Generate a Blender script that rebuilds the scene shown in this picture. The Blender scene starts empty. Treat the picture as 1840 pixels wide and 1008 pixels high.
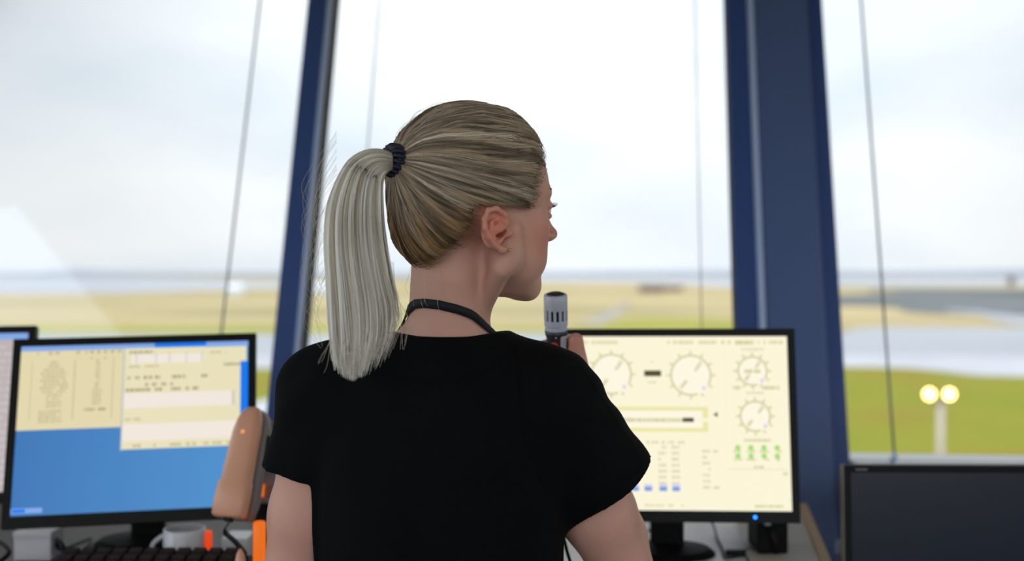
import bpy, math, random
import numpy as np
from mathutils import Vector, Matrix
random.seed(4); RNG = np.random.default_rng(7)
SC = bpy.context.scene
COL = SC.collection
FPX = 2044.0                      # focal length in pixels of the 1840 px wide frame
EYE = np.array([0.0, 0.0, 1.5])   # camera position

def at(px, py, Y):
    """world point seen at a pixel of the photograph at depth Y"""
    return np.array([(px-920)*Y/FPX, Y, 1.5-(py-490)*Y/FPX])

# ------------------------------------------------------------------ materials
def lin(c):
    return tuple(((v/255)/12.92 if v/255 <= .04045 else ((v/255+.055)/1.055)**2.4) for v in c)

def mat(name, rgb, rough=.5, metal=0, var=.06, scale=20, bump=0, bscale=80, spec=.5, sss=0, attr=None, coat=0, emit=None, estr=0):
    m = bpy.data.materials.new(name); m.use_nodes = True
    nt = m.node_tree; b = nt.nodes['Principled BSDF']
    c = lin(rgb)
    b.inputs['Roughness'].default_value = rough
    b.inputs['Metallic'].default_value = metal
    b.inputs['Specular IOR Level'].default_value = spec
    b.inputs['Coat Weight'].default_value = coat
    if sss:
        b.inputs['Subsurface Weight'].default_value = sss
        b.inputs['Subsurface Radius'].default_value = (1.0, .35, .2)
        b.inputs['Subsurface Scale'].default_value = .006
    if emit:
        b.inputs['Emission Color'].default_value = (*lin(emit), 1)
        b.inputs['Emission Strength'].default_value = estr
    tc = nt.nodes.new('ShaderNodeTexCoord')
    n = nt.nodes.new('ShaderNodeTexNoise'); n.inputs['Scale'].default_value = scale
    n.inputs['Detail'].default_value = 4
    nt.links.new(tc.outputs['Object'], n.inputs['Vector'])
    mx = nt.nodes.new('ShaderNodeMix'); mx.data_type = 'RGBA'
    mx.inputs['A'].default_value = (*[v*(1-var) for v in c], 1)
    mx.inputs['B'].default_value = (*[min(1, v*(1+var)) for v in c], 1)
    nt.links.new(n.outputs['Fac'], mx.inputs['Factor'])
    out = mx.outputs['Result']
    if attr:
        a = nt.nodes.new('ShaderNodeAttribute'); a.attribute_name = attr
        m2 = nt.nodes.new('ShaderNodeMix'); m2.data_type = 'RGBA'; m2.blend_type = 'MULTIPLY'
        m2.inputs['Factor'].default_value = 1
        nt.links.new(out, m2.inputs['A']); nt.links.new(a.outputs['Color'], m2.inputs['B'])
        out = m2.outputs['Result']
    nt.links.new(out, b.inputs['Base Color'])
    if bump:
        n2 = nt.nodes.new('ShaderNodeTexNoise'); n2.inputs['Scale'].default_value = bscale
        n2.inputs['Detail'].default_value = 6
        nt.links.new(tc.outputs['Object'], n2.inputs['Vector'])
        bp = nt.nodes.new('ShaderNodeBump'); bp.inputs['Strength'].default_value = bump
        bp.inputs['Distance'].default_value = .002
        nt.links.new(n2.outputs['Fac'], bp.inputs['Height']); nt.links.new(bp.outputs['Normal'], b.inputs['Normal'])
    return m

def emat(name, rgb, s=1.0):
    m = bpy.data.materials.new(name); m.use_nodes = True
    nt = m.node_tree; b = nt.nodes['Principled BSDF']
    b.inputs['Base Color'].default_value = (.01, .01, .01, 1); b.inputs['Roughness'].default_value = .35
    b.inputs['Specular IOR Level'].default_value = .2
    b.inputs['Emission Color'].default_value = (*lin(rgb), 1); b.inputs['Emission Strength'].default_value = s
    return m

# ------------------------------------------------------------------ mesh helpers
class MB:
    def __init__(s): s.v = []; s.f = []; s.mi = []; s.m = 0
    def quad(s, *p):
        b = len(s.v); s.v += [tuple(map(float, q)) for q in p]; s.f.append(tuple(range(b, b+len(p)))); s.mi.append(s.m)
    def hexa(s, c):
        b = len(s.v); s.v += [tuple(map(float, q)) for q in c]
        for f in ((0,3,2,1),(4,5,6,7),(0,1,5,4),(1,2,6,5),(2,3,7,6),(3,0,4,7)):
            s.f.append(tuple(b+i for i in f)); s.mi.append(s.m)
    def box(s, x0, x1, y0, y1, z0, z1, M=None):
        c = [(x0,y0,z0),(x1,y0,z0),(x1,y1,z0),(x0,y1,z0),(x0,y0,z1),(x1,y0,z1),(x1,y1,z1),(x0,y1,z1)]
        if M is not None: c = [M @ Vector(p) for p in c]
        s.hexa(c)
    def tube(s, pts, r, n=10, cap=True):
        pts = [np.array(p, float) for p in pts]; N = len(pts)
        rr = r if hasattr(r, '__len__') else [r]*N
        t0 = pts[1]-pts[0]; ref = np.array([0,0,1.]) if abs(t0[2]) < .9*np.linalg.norm(t0) else np.array([1.,0,0])
        u = np.cross(t0, ref); u /= np.linalg.norm(u); b = len(s.v)
        for i, p in enumerate(pts):
            t = pts[min(i+1, N-1)]-pts[max(i-1, 0)]; t /= np.linalg.norm(t)+1e-12
            u = u-t*(u@t); u /= np.linalg.norm(u); w = np.cross(t, u)
            for k in range(n):
                a = 2*math.pi*k/n; s.v.append(tuple(p+rr[i]*(math.cos(a)*u+math.sin(a)*w)))
        for i in range(N-1):
            for k in range(n):
                k2 = (k+1) % n; s.f.append((b+i*n+k, b+i*n+k2, b+(i+1)*n+k2, b+(i+1)*n+k)); s.mi.append(s.m)
        if cap:
            s.f.append(tuple(b+k for k in reversed(range(n)))); s.mi.append(s.m)
            s.f.append(tuple(b+(N-1)*n+k for k in range(n))); s.mi.append(s.m)
    def lathe(s, prof, n=32, M=None):
        b = len(s.v); N = len(prof)
        for r, z in prof:
            for k in range(n):
                a = 2*math.pi*k/n; p = Vector((r*math.cos(a), r*math.sin(a), z))
                if M is not None: p = M @ p
                s.v.append(tuple(p))
        for i in range(N-1):
            for k in range(n):
                k2 = (k+1) % n; s.f.append((b+i*n+k, b+i*n+k2, b+(i+1)*n+k2, b+(i+1)*n+k)); s.mi.append(s.m)
        s.f.append(tuple(b+k for k in reversed(range(n)))); s.mi.append(s.m)
        s.f.append(tuple(b+(N-1)*n+k for k in range(n))); s.mi.append(s.m)
    def build(s, name, mats, parent=None, bevel=0, smooth=False, M=None, seg=2):
        me = bpy.data.meshes.new(name); me.from_pydata(s.v, [], s.f)
        mats = mats if isinstance(mats, (list, tuple)) else [mats]
        for m in mats: me.materials.append(m)
        me.polygons.foreach_set('material_index', s.mi)
        if smooth: me.polygons.foreach_set('use_smooth', [True]*len(s.f))
        me.update()
        o = bpy.data.objects.new(name, me); COL.objects.link(o)
        if parent: o.parent = parent
        if M is not None: o.matrix_local = M
        if bevel:
            bm = o.modifiers.new('bevel', 'BEVEL'); bm.width = bevel; bm.segments = seg; bm.limit_method = 'ANGLE'
        return o

def nmesh(name, V, F, m, parent=None, smooth=True, col=None):
    me = bpy.data.meshes.new(name)
    V = np.asarray(V, np.float32); F = np.asarray(F, np.int32)
    me.vertices.add(len(V)); me.vertices.foreach_set('co', V.ravel())
    me.loops.add(F.size); me.loops.foreach_set('vertex_index', F.ravel())
    me.polygons.add(len(F)); me.polygons.foreach_set('loop_start', np.arange(len(F), dtype=np.int32)*F.shape[1])
    me.polygons.foreach_set('loop_total', np.full(len(F), F.shape[1], np.int32))
    if smooth: me.polygons.foreach_set('use_smooth', np.ones(len(F), bool))
    me.update(calc_edges=True); me.validate()
    if col is not None:
        a = me.color_attributes.new('tint', 'FLOAT_COLOR', 'POINT')
        a.data.foreach_set('color', np.concatenate([col, np.ones((len(col), 1))], 1).astype(np.float32).ravel())
    me.materials.append(m)
    o = bpy.data.objects.new(name, me); COL.objects.link(o)
    if parent: o.parent = parent
    return o

def tag(o, label, cat, group=None):
    o['label'] = label; o['category'] = cat
    if group: o['group'] = group
    return o
def struct(o): o['kind'] = 'structure'; return o
def empty(name, loc, M=None):
    o = bpy.data.objects.new(name, None); o.empty_display_size = .05; COL.objects.link(o)
    if M is None: o.location = loc
    else: o.matrix_world = M
    return o

def cat_rom(P, n):
    P = np.array(P, float); P = np.vstack([2*P[0]-P[1], P, 2*P[-1]-P[-2]])
    t = np.linspace(0, len(P)-3-1e-6, n); i = t.astype(int); f = (t-i)[:, None]
    p0, p1, p2, p3 = P[i], P[i+1], P[i+2], P[i+3]
    return .5*((2*p1)+(-p0+p2)*f+(2*p0-5*p1+4*p2-p3)*f**2+(-p0+3*p1-3*p2+p3)*f**3)

# ------------------------------------------------------------------ camera
cam = bpy.data.cameras.new('camera'); co = bpy.data.objects.new('camera', cam); COL.objects.link(co)
co.location = EYE; co.rotation_euler = (math.pi/2, 0, 0)
cam.sensor_width = 36; cam.lens = 36*FPX/1840; cam.shift_y = -14/1840
cam.clip_start = .05; cam.clip_end = 30000
cam.dof.use_dof = True; cam.dof.focus_distance = 1.38; cam.dof.aperture_fstop = 2.5
SC.camera = co
SC.view_settings.view_transform = 'Standard'; SC.view_settings.look = 'None'
SC.view_settings.gamma = 1; SC.view_settings.exposure = 0; SC.view_settings.use_curve_mapping = False
SC.cycles.use_denoising = True
SC.cycles.max_bounces = 10; SC.cycles.transparent_max_bounces = 24; SC.cycles.diffuse_bounces = 5
SC.cycles.caustics_reflective = False; SC.cycles.caustics_refractive = False

# ------------------------------------------------------------------ overcast sky
w = bpy.data.worlds.new('overcast_sky'); SC.world = w; w.use_nodes = True
nt = w.node_tree; bg = nt.nodes['Background']
tc = nt.nodes.new('ShaderNodeTexCoord'); sp = nt.nodes.new('ShaderNodeSeparateXYZ')
nt.links.new(tc.outputs['Generated'], sp.inputs[0])
mp = nt.nodes.new('ShaderNodeMapping'); mp.inputs['Scale'].default_value = (1, 1, 2.6)
nt.links.new(tc.outputs['Generated'], mp.inputs[0])
no = nt.nodes.new('ShaderNodeTexNoise'); no.inputs['Scale'].default_value = 3.2; no.inputs['Detail'].default_value = 3; no.inputs['Roughness'].default_value = .45
nt.links.new(mp.outputs[0], no.inputs['Vector'])
cr = nt.nodes.new('ShaderNodeValToRGB')
cr.color_ramp.elements[0].position = .32; cr.color_ramp.elements[0].color = (*[v*1.0 for v in lin((218, 229, 239))], 1)
cr.color_ramp.elements[1].position = .62; cr.color_ramp.elements[1].color = (.945, .975, 1.0, 1)
nt.links.new(no.outputs['Fac'], cr.inputs[0])
# the overcast is brightest ahead and towards the zenith
mr = nt.nodes.new('ShaderNodeMapRange'); mr.inputs[1].default_value = 0.05; mr.inputs[2].default_value = 1; mr.inputs[3].default_value = 1; mr.inputs[4].default_value = 1.9
nt.links.new(sp.outputs['Z'], mr.inputs[0])
dv = nt.nodes.new('ShaderNodeVectorMath'); dv.operation = 'DOT_PRODUCT'; dv.inputs[1].default_value = (.07, .985, .13)
nt.links.new(tc.outputs['Generated'], dv.inputs[0])
m3 = nt.nodes.new('ShaderNodeMapRange'); m3.interpolation_type = 'SMOOTHSTEP'
m3.inputs[1].default_value = .90; m3.inputs[2].default_value = .995; m3.inputs[3].default_value = 1.0; m3.inputs[4].default_value = 1.2
nt.links.new(dv.outputs['Value'], m3.inputs[0])
mm = nt.nodes.new('ShaderNodeMath'); mm.operation = 'MULTIPLY'
nt.links.new(mr.outputs[0], mm.inputs[0]); nt.links.new(m3.outputs[0], mm.inputs[1])
# sky glow added behind and left of the camera to light the room
dv2 = nt.nodes.new('ShaderNodeVectorMath'); dv2.operation = 'DOT_PRODUCT'; dv2.inputs[1].default_value = (-.50, -.78, .38)
nt.links.new(tc.outputs['Generated'], dv2.inputs[0])
m4 = nt.nodes.new('ShaderNodeMapRange'); m4.interpolation_type = 'SMOOTHSTEP'
m4.inputs[1].default_value = .0; m4.inputs[2].default_value = 1.0; m4.inputs[3].default_value = 0; m4.inputs[4].default_value = 2.1
nt.links.new(dv2.outputs['Value'], m4.inputs[0])
ad = nt.nodes.new('ShaderNodeMath'); ad.operation = 'ADD'
nt.links.new(mm.outputs[0], ad.inputs[0]); nt.links.new(m4.outputs[0], ad.inputs[1])
nt.links.new(cr.outputs[0], bg.inputs['Color']); nt.links.new(ad.outputs[0], bg.inputs['Strength'])

# ------------------------------------------------------------------ the leaning window wall ahead
P0 = np.array([.807, 2.75, 1.049])
A = np.array([1, -.103, 0])/1.0053
D = np.array([.103, 1, 3.03])/3.192
Nn = np.array([.09726, .94424, -.31494])
def wp(s, t, w_): return P0+s*A+t*D+w_*Nn
def wbox(mb, s0, s1, t0, t1, w0, w1):
    mb.hexa([wp(s0,t0,w0), wp(s1,t0,w0), wp(s1,t0,w1), wp(s0,t0,w1), wp(s0,t1,w0), wp(s1,t1,w0), wp(s1,t1,w1), wp(s0,t1,w1)])

M_navy = mat('navy_frame_paint', (56, 84, 146), .42, var=.05, scale=3, bump=.05)
M_col = mat('slate_blue_column_paint', (78, 101, 150), .5, var=.05, scale=3, bump=.05)
M_edge = mat('pale_lit_aluminium', (186, 206, 246), .35, metal=0, var=.03)  # pale tone also carries the window light falling on the strip
M_seal = mat('black_rubber_seal', (22, 22, 26), .7)
M_white = mat('white_laminate', (228, 228, 230), .35, var=.03)
M_wallp = mat('wall_paint', (196, 196, 198), .7, var=.03, scale=2)
M_ceil = mat('ceiling_tiles', (200, 202, 206), .9, var=.03, scale=1)
M_floor = mat('grey_carpet', (88, 92, 100), .95, var=.12, scale=60, bump=.2, bscale=300)

def pane_mat():
    m = bpy.data.materials.new('window_glass'); m.use_nodes = True; nt = m.node_tree
    nt.nodes.remove(nt.nodes['Principled BSDF']); out = nt.nodes['Material Output']
    t = nt.nodes.new('ShaderNodeBsdfTransparent'); t.inputs[0].default_value = (.985, .99, .99, 1)
    g = nt.nodes.new('ShaderNodeBsdfGlossy'); g.inputs['Roughness'].default_value = .0
    fr = nt.nodes.new('ShaderNodeFresnel'); fr.inputs['IOR'].default_value = 1.45
    mx = nt.nodes.new('ShaderNodeMixShader')
    nt.links.new(fr.outputs[0], mx.inputs[0]); nt.links.new(t.outputs[0], mx.inputs[1]); nt.links.new(g.outputs[0], mx.inputs[2])
    nt.links.new(mx.outputs[0], out.inputs[0]); return m
M_glass = pane_mat()

TT = 1.80   # top of glazing, up the slope
def pane(name, s0, s1):
    mb = MB(); wbox(mb, s0, s1, 0.0, TT, .0, .010); return struct(mb.build(name, M_glass))
pane('window_1', -2.60, -1.44); pane('window_2', -1.368, -.255); pane('window_3', .002, 1.20); pane('window_4', -3.85, -2.67); pane('window_5', 1.26, 2.45)
# narrow mullions: navy body, pale inner edge strip, black seal
def mullion(name, s0, s1, strip=True):
    mb = MB(); wbox(mb, s0, s1-(.0145 if strip else 0), -.02, TT, -.03, .05)
    if strip:
        mb.m = 1; wbox(mb, s1-.0145, s1-.0018, -.02, TT, -.034, .05)
        mb.m = 2; wbox(mb, s1-.0018, s1, -.02, TT, -.02, .04)
    return struct(mb.build(name, [M_navy, M_edge, M_seal], bevel=.002))
mullion('trim_1', -1.441, -1.367); mullion('trim_2', -2.672, -2.598); mullion('trim_3', 1.198, 1.265)
# the wide column between the middle and right windows
mb = MB(); wbox(mb, -.254, -.199, -1.08, TT, -.03, .05); mb.m = 1; wbox(mb, -.199, -.1855, -1.08, TT, -.066, .05)
mb.m = 2; wbox(mb, -.2565, -.254, -.02, TT, -.01, .04); struct(mb.build('trim_4', [M_navy, M_edge, M_seal], bevel=.002))
mb = MB(); wbox(mb, -.1865, -.040, -1.08, TT, -.06, .06); struct(mb.build('trim_5', M_col, bevel=.006))
mb = MB(); wbox(mb, -.040, .004, -1.08, TT, -.03, .05); struct(mb.build('trim_6', M_navy, bevel=.002))
# sill board and the wall under it
def zline(s, z, w_=0):
    t = (z-P0[2]+w_*.31494)/D[2]; return wp(s, t, w_)
def floorline(s, dy, z):
    p = P0+s*A; return np.array([p[0]-.103*dy*0, p[1]+dy, z])
def sill(name, s0, s1):
    mb = MB()
    mb.hexa([floorline(s0,-.16,1.02), floorline(s1,-.16,1.02), floorline(s1,.12,1.02), floorline(s0,.12,1.02),
             floorline(s0,-.16,1.047), floorline(s1,-.16,1.047), floorline(s1,.12,1.047), floorline(s0,.12,1.047)])
    return struct(mb.build(name, M_white, bevel=.004))
sill('trim_7', -3.9, -.262); sill('trim_8', .008, 2.5)
for nm, s0, s1 in (('wall_front', -3.9, -.26), ('wall_front_right', .008, 2.5)):
    mb = MB(); mb.hexa([floorline(s0,-.05,0), floorline(s1,-.05,0), floorline(s1,.1,0), floorline(s0,.1,0),
        floorline(s0,-.05,1.02), floorline(s1,-.05,1.02), floorline(s1,.1,1.02), floorline(s0,.1,1.02)])
    struct(mb.build(nm, M_wallp))
# the rest of the cab: floor, ceiling, glazed sides and back
mb = MB(); mb.box(-3.2, 3.2, -3.2, 3.2, -.1, 0); struct(mb.build('floor', M_floor))
mb = MB(); mb.box(-3.3, 3.3, -3.3, 3.75, 2.72, 2.84); struct(mb.build('ceiling', M_ceil))
mb = MB(); mb.box(-3.2, -3.1, -3.1, 3.1, 0, 1.0); struct(mb.build('wall_left', M_wallp))
mb = MB(); mb.box(3.1, 3.2, -3.1, 2.5, 0, 1.0); struct(mb.build('wall_right', M_wallp))
mb = MB(); mb.box(-3.2, 3.2, -3.2, -3.1, 0, 1.0); struct(mb.build('wall_back', M_wallp))
mb = MB(); mb.box(-3.16, -3.15, -3.1, 3.0, 1.0, 2.72); struct(mb.build('window_6', M_glass))
mb = MB(); mb.box(3.15, 3.16, -3.1, 2.6, 1.0, 2.72); struct(mb.build('window_7', M_glass))
mb = MB(); mb.box(-3.1, 3.1, -3.16, -3.15, 1.0, 2.72); struct(mb.build('window_8', M_glass))
k = 9
for (x, y) in ((-3.15,-3.15),(3.15,-3.15),(-3.15,-1.1),(-3.15,1.0),(3.15,-1.1),(3.15,.9),(-1.1,-3.15),(1.1,-3.15),(-3.15,3.05),(3.15,2.55)):
    mb = MB(); mb.box(x-.06, x+.06, y-.06, y+.06, 0 if abs(x) > 3 and abs(y) > 3 else 1.0, 2.72); struct(mb.build('trim_%d' % k, M_navy, bevel=.004)); k += 1

M_diff = emat('fill_panel_glow', (255, 250, 244), 4)  # for unseen panels added to brighten the cab and the right desk
M_diff2 = emat('mirrored_panel_glow', (206, 226, 255), 1.9)  # for an added panel, placed so its reflection shows in the left pane
for x, y, hx_, hy_, M_diff, lb in ((-1.2, -1.3, .45, .45, M_diff, 'square fill light added over the left of the room behind the camera'), (1.0, -1.3, .45, .45, M_diff, 'square fill light added over the right of the room behind the camera'), (-2.72, 1.55, .36, .58, M_diff2, 'long cool light added by the left side windows to mirror in the left pane'), (2.68, 1.45, .34, .58, M_diff, 'long fill light added by the right side windows to brighten the desk')):
    o = empty('added_ceiling_light', (x, y, 2.72)); b = MB(); b.box(-hx_, hx_, -hy_, hy_, -.03, 0); b.build('frame', M_white, o, bevel=.004)
    hx_ -= .03; hy_ -= .03; b = MB(); b.box(-hx_, hx_, -hy_, hy_, -.036, -.029); b.build('diffuser', M_diff, o); tag(o, lb, 'light', 'added ceiling lights')
# blind guide wires running down the inside of the panes
M_wire = mat('steel_wire', (112, 120, 132), .4, metal=.2)
def wire(s, label, r=.0026):
    o = empty('guide_wire', wp(s, 0, -.03)); e = Vector(wp(s, 0, -.03))
    b = MB(); b.tube([np.array(wp(s, t, -.03))-np.array(e) for t in np.linspace(.004, 1.745, 12)], r, 8); b.build('wire', M_wire, o, smooth=True)
    b = MB(); b.tube([np.array(wp(s, 0, q))-np.array(e) for q in (-.04, -.0)], .006, 10)
    b.tube([np.array(wp(s, .0, -.03))-np.array(e), np.array(wp(s, .014, -.03))-np.array(e)], .005, 10); b.build('bracket', M_edge, o)
    tag(o, label, 'wire', 'blind guide wires on the windows')
wire(-1.583, 'thin dark guide wire crossing the left window pane, left of the narrow blue mullion', .0030)
wire(-1.231, 'thin pale guide wire in the middle window, rising behind the ponytail', .0018)
wire(-.340, 'thin pale guide wire in the middle window beside the wide blue column', .0014)
wire(.108, 'thin dark guide wire slanting across the right window pane', .0030)

# ------------------------------------------------------------------ airfield outside, 14 m below the cab floor
GZ = -14.0
def G(px, py, h=0):
    Y = (1.5-GZ-h)*FPX/(py-490); return ((px-920)*Y/FPX, Y, GZ+h)

def ground_mat(name, c1, c2, c3, scale, rough=1, spec=.1, stretch=(1, 1, 1)):
    m = bpy.data.materials.new(name); m.use_nodes = True; nt = m.node_tree; b = nt.nodes['Principled BSDF']
    b.inputs['Roughness'].default_value = rough; b.inputs['Specular IOR Level'].default_value = spec
    tc = nt.nodes.new('ShaderNodeTexCoord'); mp = nt.nodes.new('ShaderNodeMapping'); mp.inputs['Scale'].default_value = stretch
    n = nt.nodes.new('ShaderNodeTexNoise'); n.inputs['Scale'].default_value = scale; n.inputs['Detail'].default_value = 6; n.inputs['Roughness'].default_value = .6
    r = nt.nodes.new('ShaderNodeValToRGB'); e = r.color_ramp.elements
    e[0].position = .34; e[0].color = (*lin(c1), 1); e[1].position = .66; e[1].color = (*lin(c3), 1)
    q = e.new(.5); q.color = (*lin(c2), 1)
    nt.links.new(tc.outputs['Object'], mp.inputs[0]); nt.links.new(mp.outputs[0], n.inputs['Vector'])
    nt.links.new(n.outputs['Fac'], r.inputs[0]); nt.links.new(r.outputs[0], b.inputs['Base Color'])
    return m
M_moor = ground_mat('dry_moor_grass', (142, 134, 96), (168, 152, 114), (182, 166, 128), .012, stretch=(.35, 1, 1))
M_green = ground_mat('green_grass', (128, 118, 44), (126, 126, 42), (116, 123, 38), .06)
M_verge = ground_mat('verge_grass', (136, 138, 66), (150, 146, 72), (164, 150, 92), .02)
M_tarmac = ground_mat('wet_tarmac', (128, 131, 140), (142, 145, 152), (152, 154, 160), .03, rough=.45, spec=.5, stretch=(.2, 1, 1))
M_apron = ground_mat('wet_concrete_apron', (158, 158, 166), (168, 168, 176), (176, 176, 184), .05, rough=.4, spec=.5)
M_haze_water = ground_mat('pale_haze_water', (120, 126, 140), (136, 141, 152), (148, 152, 160), .003, rough=.25, spec=.6, stretch=(.2, 1, 1))  # pale tone and sky gloss stand in for the distance haze
M_lava = ground_mat('dark_lava_and_parking', (72, 80, 76), (100, 104, 104), (124, 126, 132), .03, stretch=(.25, 1.6, 1))
M_track = ground_mat('gravel_track', (142, 136, 128), (152, 146, 138), (162, 156, 150), .05)
M_hill = ground_mat('hazed_far_hills', (128, 136, 148), (142, 148, 160), (152, 158, 168), .001)  # distance haze is put into this pale blue-grey
M_hill2 = ground_mat('hazed_far_shore', (124, 124, 120), (140, 138, 132), (150, 146, 136), .002)  # far strip, its colour greyed to hold the haze

def gpoly(name, pts, m, h, n=1):
    """one strip of land; pts are (left/right, near/far) corners listed round the outline"""
    P = [G(x, y, h) for x, y in pts]; b = MB(); b.quad(*P)
    lo = [(p[0], p[1], p[2]-.3) for p in P]
    k = len(P)
    for i in range(k): b.quad(P[i], lo[i], lo[(i+1) % k], P[(i+1) % k])
    return struct(b.build(name, m))
def band(name, top, bot, m, h):
    """land between two ragged outlines"""
    t = cat_rom([(x, y, 0) for x, y in top], 60); u = cat_rom([(x, y, 0) for x, y in bot], 60)
    b = MB()
    for i in range(59):
        b.quad(G(u[i][0], u[i][1], h), G(u[i+1][0], u[i+1][1], h), G(t[i+1][0], t[i+1][1], h), G(t[i][0], t[i][1], h))
    return struct(b.build(name, m))
b = MB(); b.box(-9000, 9000, -300, 9000, GZ-1, GZ); struct(b.build('ground', M_moor))
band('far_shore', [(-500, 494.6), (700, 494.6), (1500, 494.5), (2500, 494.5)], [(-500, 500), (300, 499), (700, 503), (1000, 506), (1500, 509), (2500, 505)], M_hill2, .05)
band('haze_water_strip', [(-500, 500.5), (200, 499), (460, 505), (700, 507)], [(-500, 526), (100, 527), (250, 526), (420, 520), (700, 512)], M_haze_water, .1)
band('haze_water_strip', [(960, 497), (1200, 499), (1500, 499), (2400, 500)], [(960, 506), (1200, 510), (1320, 517), (1500, 514), (2400, 513)], M_haze_water, .1)  # water strip laid here in place of the misty distance
band('lava_field', [(1500, 530), (1600, 527), (1750, 521), (2400, 520)], [(1500, 548), (1600, 552), (1720, 565), (2400, 566)], M_lava, .15)
band('lava_field', [(1560, 520), (1640, 519), (1750, 519), (1900, 519)], [(1560, 524), (1640, 525), (1750, 526), (1900, 526)], M_lava, .14)
band('taxiway', [(1700, 556), (1760, 559), (1850, 568), (2300, 600)], [(1700, 560), (1760, 567), (1850, 586), (2300, 640)], M_tarmac, .2)
band('grass_verge', [(-300, 584), (250, 585), (600, 584), (1000, 588), (1150, 570), (1330, 575), (1500, 590)], [(-300, 603), (250, 603), (600, 603), (1000, 601), (1150, 601), (1330, 601), (1500, 601)], M_verge, .08)
band('runway', [(-400, 600), (400, 600), (900, 599), (1300, 598), (1510, 598), (1540, 590), (1700, 588), (2300, 594)], [(-400, 640), (400, 641), (900, 641), (1300, 638), (1510, 637), (1600, 637), (1800, 640), (2300, 652)], M_tarmac, .25)
band('apron', [(-400, 640), (400, 641), (900, 641), (1300, 638), (1510, 637), (1600, 637), (1800, 640), (2300, 652)], [(-400, 664), (400, 662), (900, 662), (1300, 659), (1510, 659), (1640, 662), (1760, 674), (1850, 677), (2300, 700)], M_apron, .24)
band('grass_field', [(-400, 664), (400, 662), (900, 662), (1300, 659), (1510, 659), (1640, 662), (1760, 674), (1850, 677), (2300, 700)], [(-400, 1500), (400, 1500), (900, 1500), (1300, 1500), (1510, 1500), (1640, 1500), (1760, 1500), (1850, 1500), (2300, 1500)], M_green, .22)
band('service_road', [(300, 742), (460, 722), (500, 710), (620, 690)], [(300, 790), (460, 772), (500, 764), (620, 735)], M_apron, .3)
band('gravel_track', [(1030, 583), (1060, 573), (1100, 556), (1125, 543)], [(1085, 583), (1098, 573), (1118, 560), (1136, 545)], M_track, .12)
# low far ridges on the horizon
def ridge(name, pts, dist, m):
    P = cat_rom([(x, y, 0) for x, y in pts], 60); b = MB()
    for i in range(59):
        (x0, y0), (x1, y1) = P[i][:2], P[i+1][:2]
        f = lambda x, y, d: ((x-920)*d/FPX, d, max(GZ, 1.5-(y-490)*d/FPX))
        a0, a1 = f(x0, y0, dist), f(x1, y1, dist)
        k = (dist-350)/dist; k2 = (dist+600)/dist
        b.quad((a0[0]*k, dist-350, GZ-1), (a1[0]*k, dist-350, GZ-1), a1, a0)
        b.quad(a0, a1, (a1[0]*k2, dist+600, GZ-1), (a0[0]*k2, dist+600, GZ-1))
    return struct(b.build(name, m, smooth=True))
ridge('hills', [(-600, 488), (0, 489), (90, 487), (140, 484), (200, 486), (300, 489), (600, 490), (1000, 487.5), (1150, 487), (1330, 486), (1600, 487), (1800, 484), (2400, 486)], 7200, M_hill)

# small far buildings
M_bwall = mat('weathered_wall', (112, 94, 86), .9, scale=.1); M_broof = mat('dark_roof', (84, 62, 62), .8, scale=.1); M_bwhite = mat('white_cladding', (206, 210, 218), .6, scale=.2); M_bwin = mat('dark_window', (50, 56, 66), .2)
def house(name, px, py, wpx, hpx, label, wall, roof, cat='building', group=None, dep=10):
    x, Y, z = G(px, py); s = Y/FPX; W, Hh = wpx*s, hpx*s
    o = empty(name, (x, Y, z))
    b = MB(); b.box(-W/2, W/2, 0, dep, 0, Hh*.6); b.build('wall', wall, o)
    b = MB(); e = W*.03
    b.hexa([(-W/2-e,-e,Hh*.6),(W/2+e,-e,Hh*.6),(W/2+e,dep+e,Hh*.6),(-W/2-e,dep+e,Hh*.6),(-W/2-e,dep*.45,Hh),(W/2+e,dep*.45,Hh),(W/2+e,dep*.55,Hh),(-W/2-e,dep*.55,Hh)])
    b.build('roof', roof, o)
    for i in range(3):
        b = MB(); cx = (-.3+.3*i)*W; b.box(cx-W*.06, cx+W*.06, -.08, .02, Hh*.2, Hh*.45); b.build('window', M_bwin, o)
    return tag(o, label, cat, group)
house('farm_building', 1172, 526, 44, 13, 'low dark red roofed building far off on the moor in the middle window', M_bwall, M_broof)
house('farm_building', 1212, 523, 30, 9, 'small grey roofed shed far off, right of the dark red roofed building', M_bwall, M_broof)
house('white_hut', 422, 530, 26, 20, 'small white hut far off beside the guide wire in the left window', M_bwhite, M_bwhite, dep=6)
house('brown_hut', 1819, 512, 10, 15, 'tiny brown hut on the far shore at the right edge of the view', M_bwall, M_broof, dep=6)
house('white_hut', 577, 528, 34, 18, 'pale hut on the moor, seen between the narrow mullion and the ponytail', M_bwhite, M_bwhite, dep=8)

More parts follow.
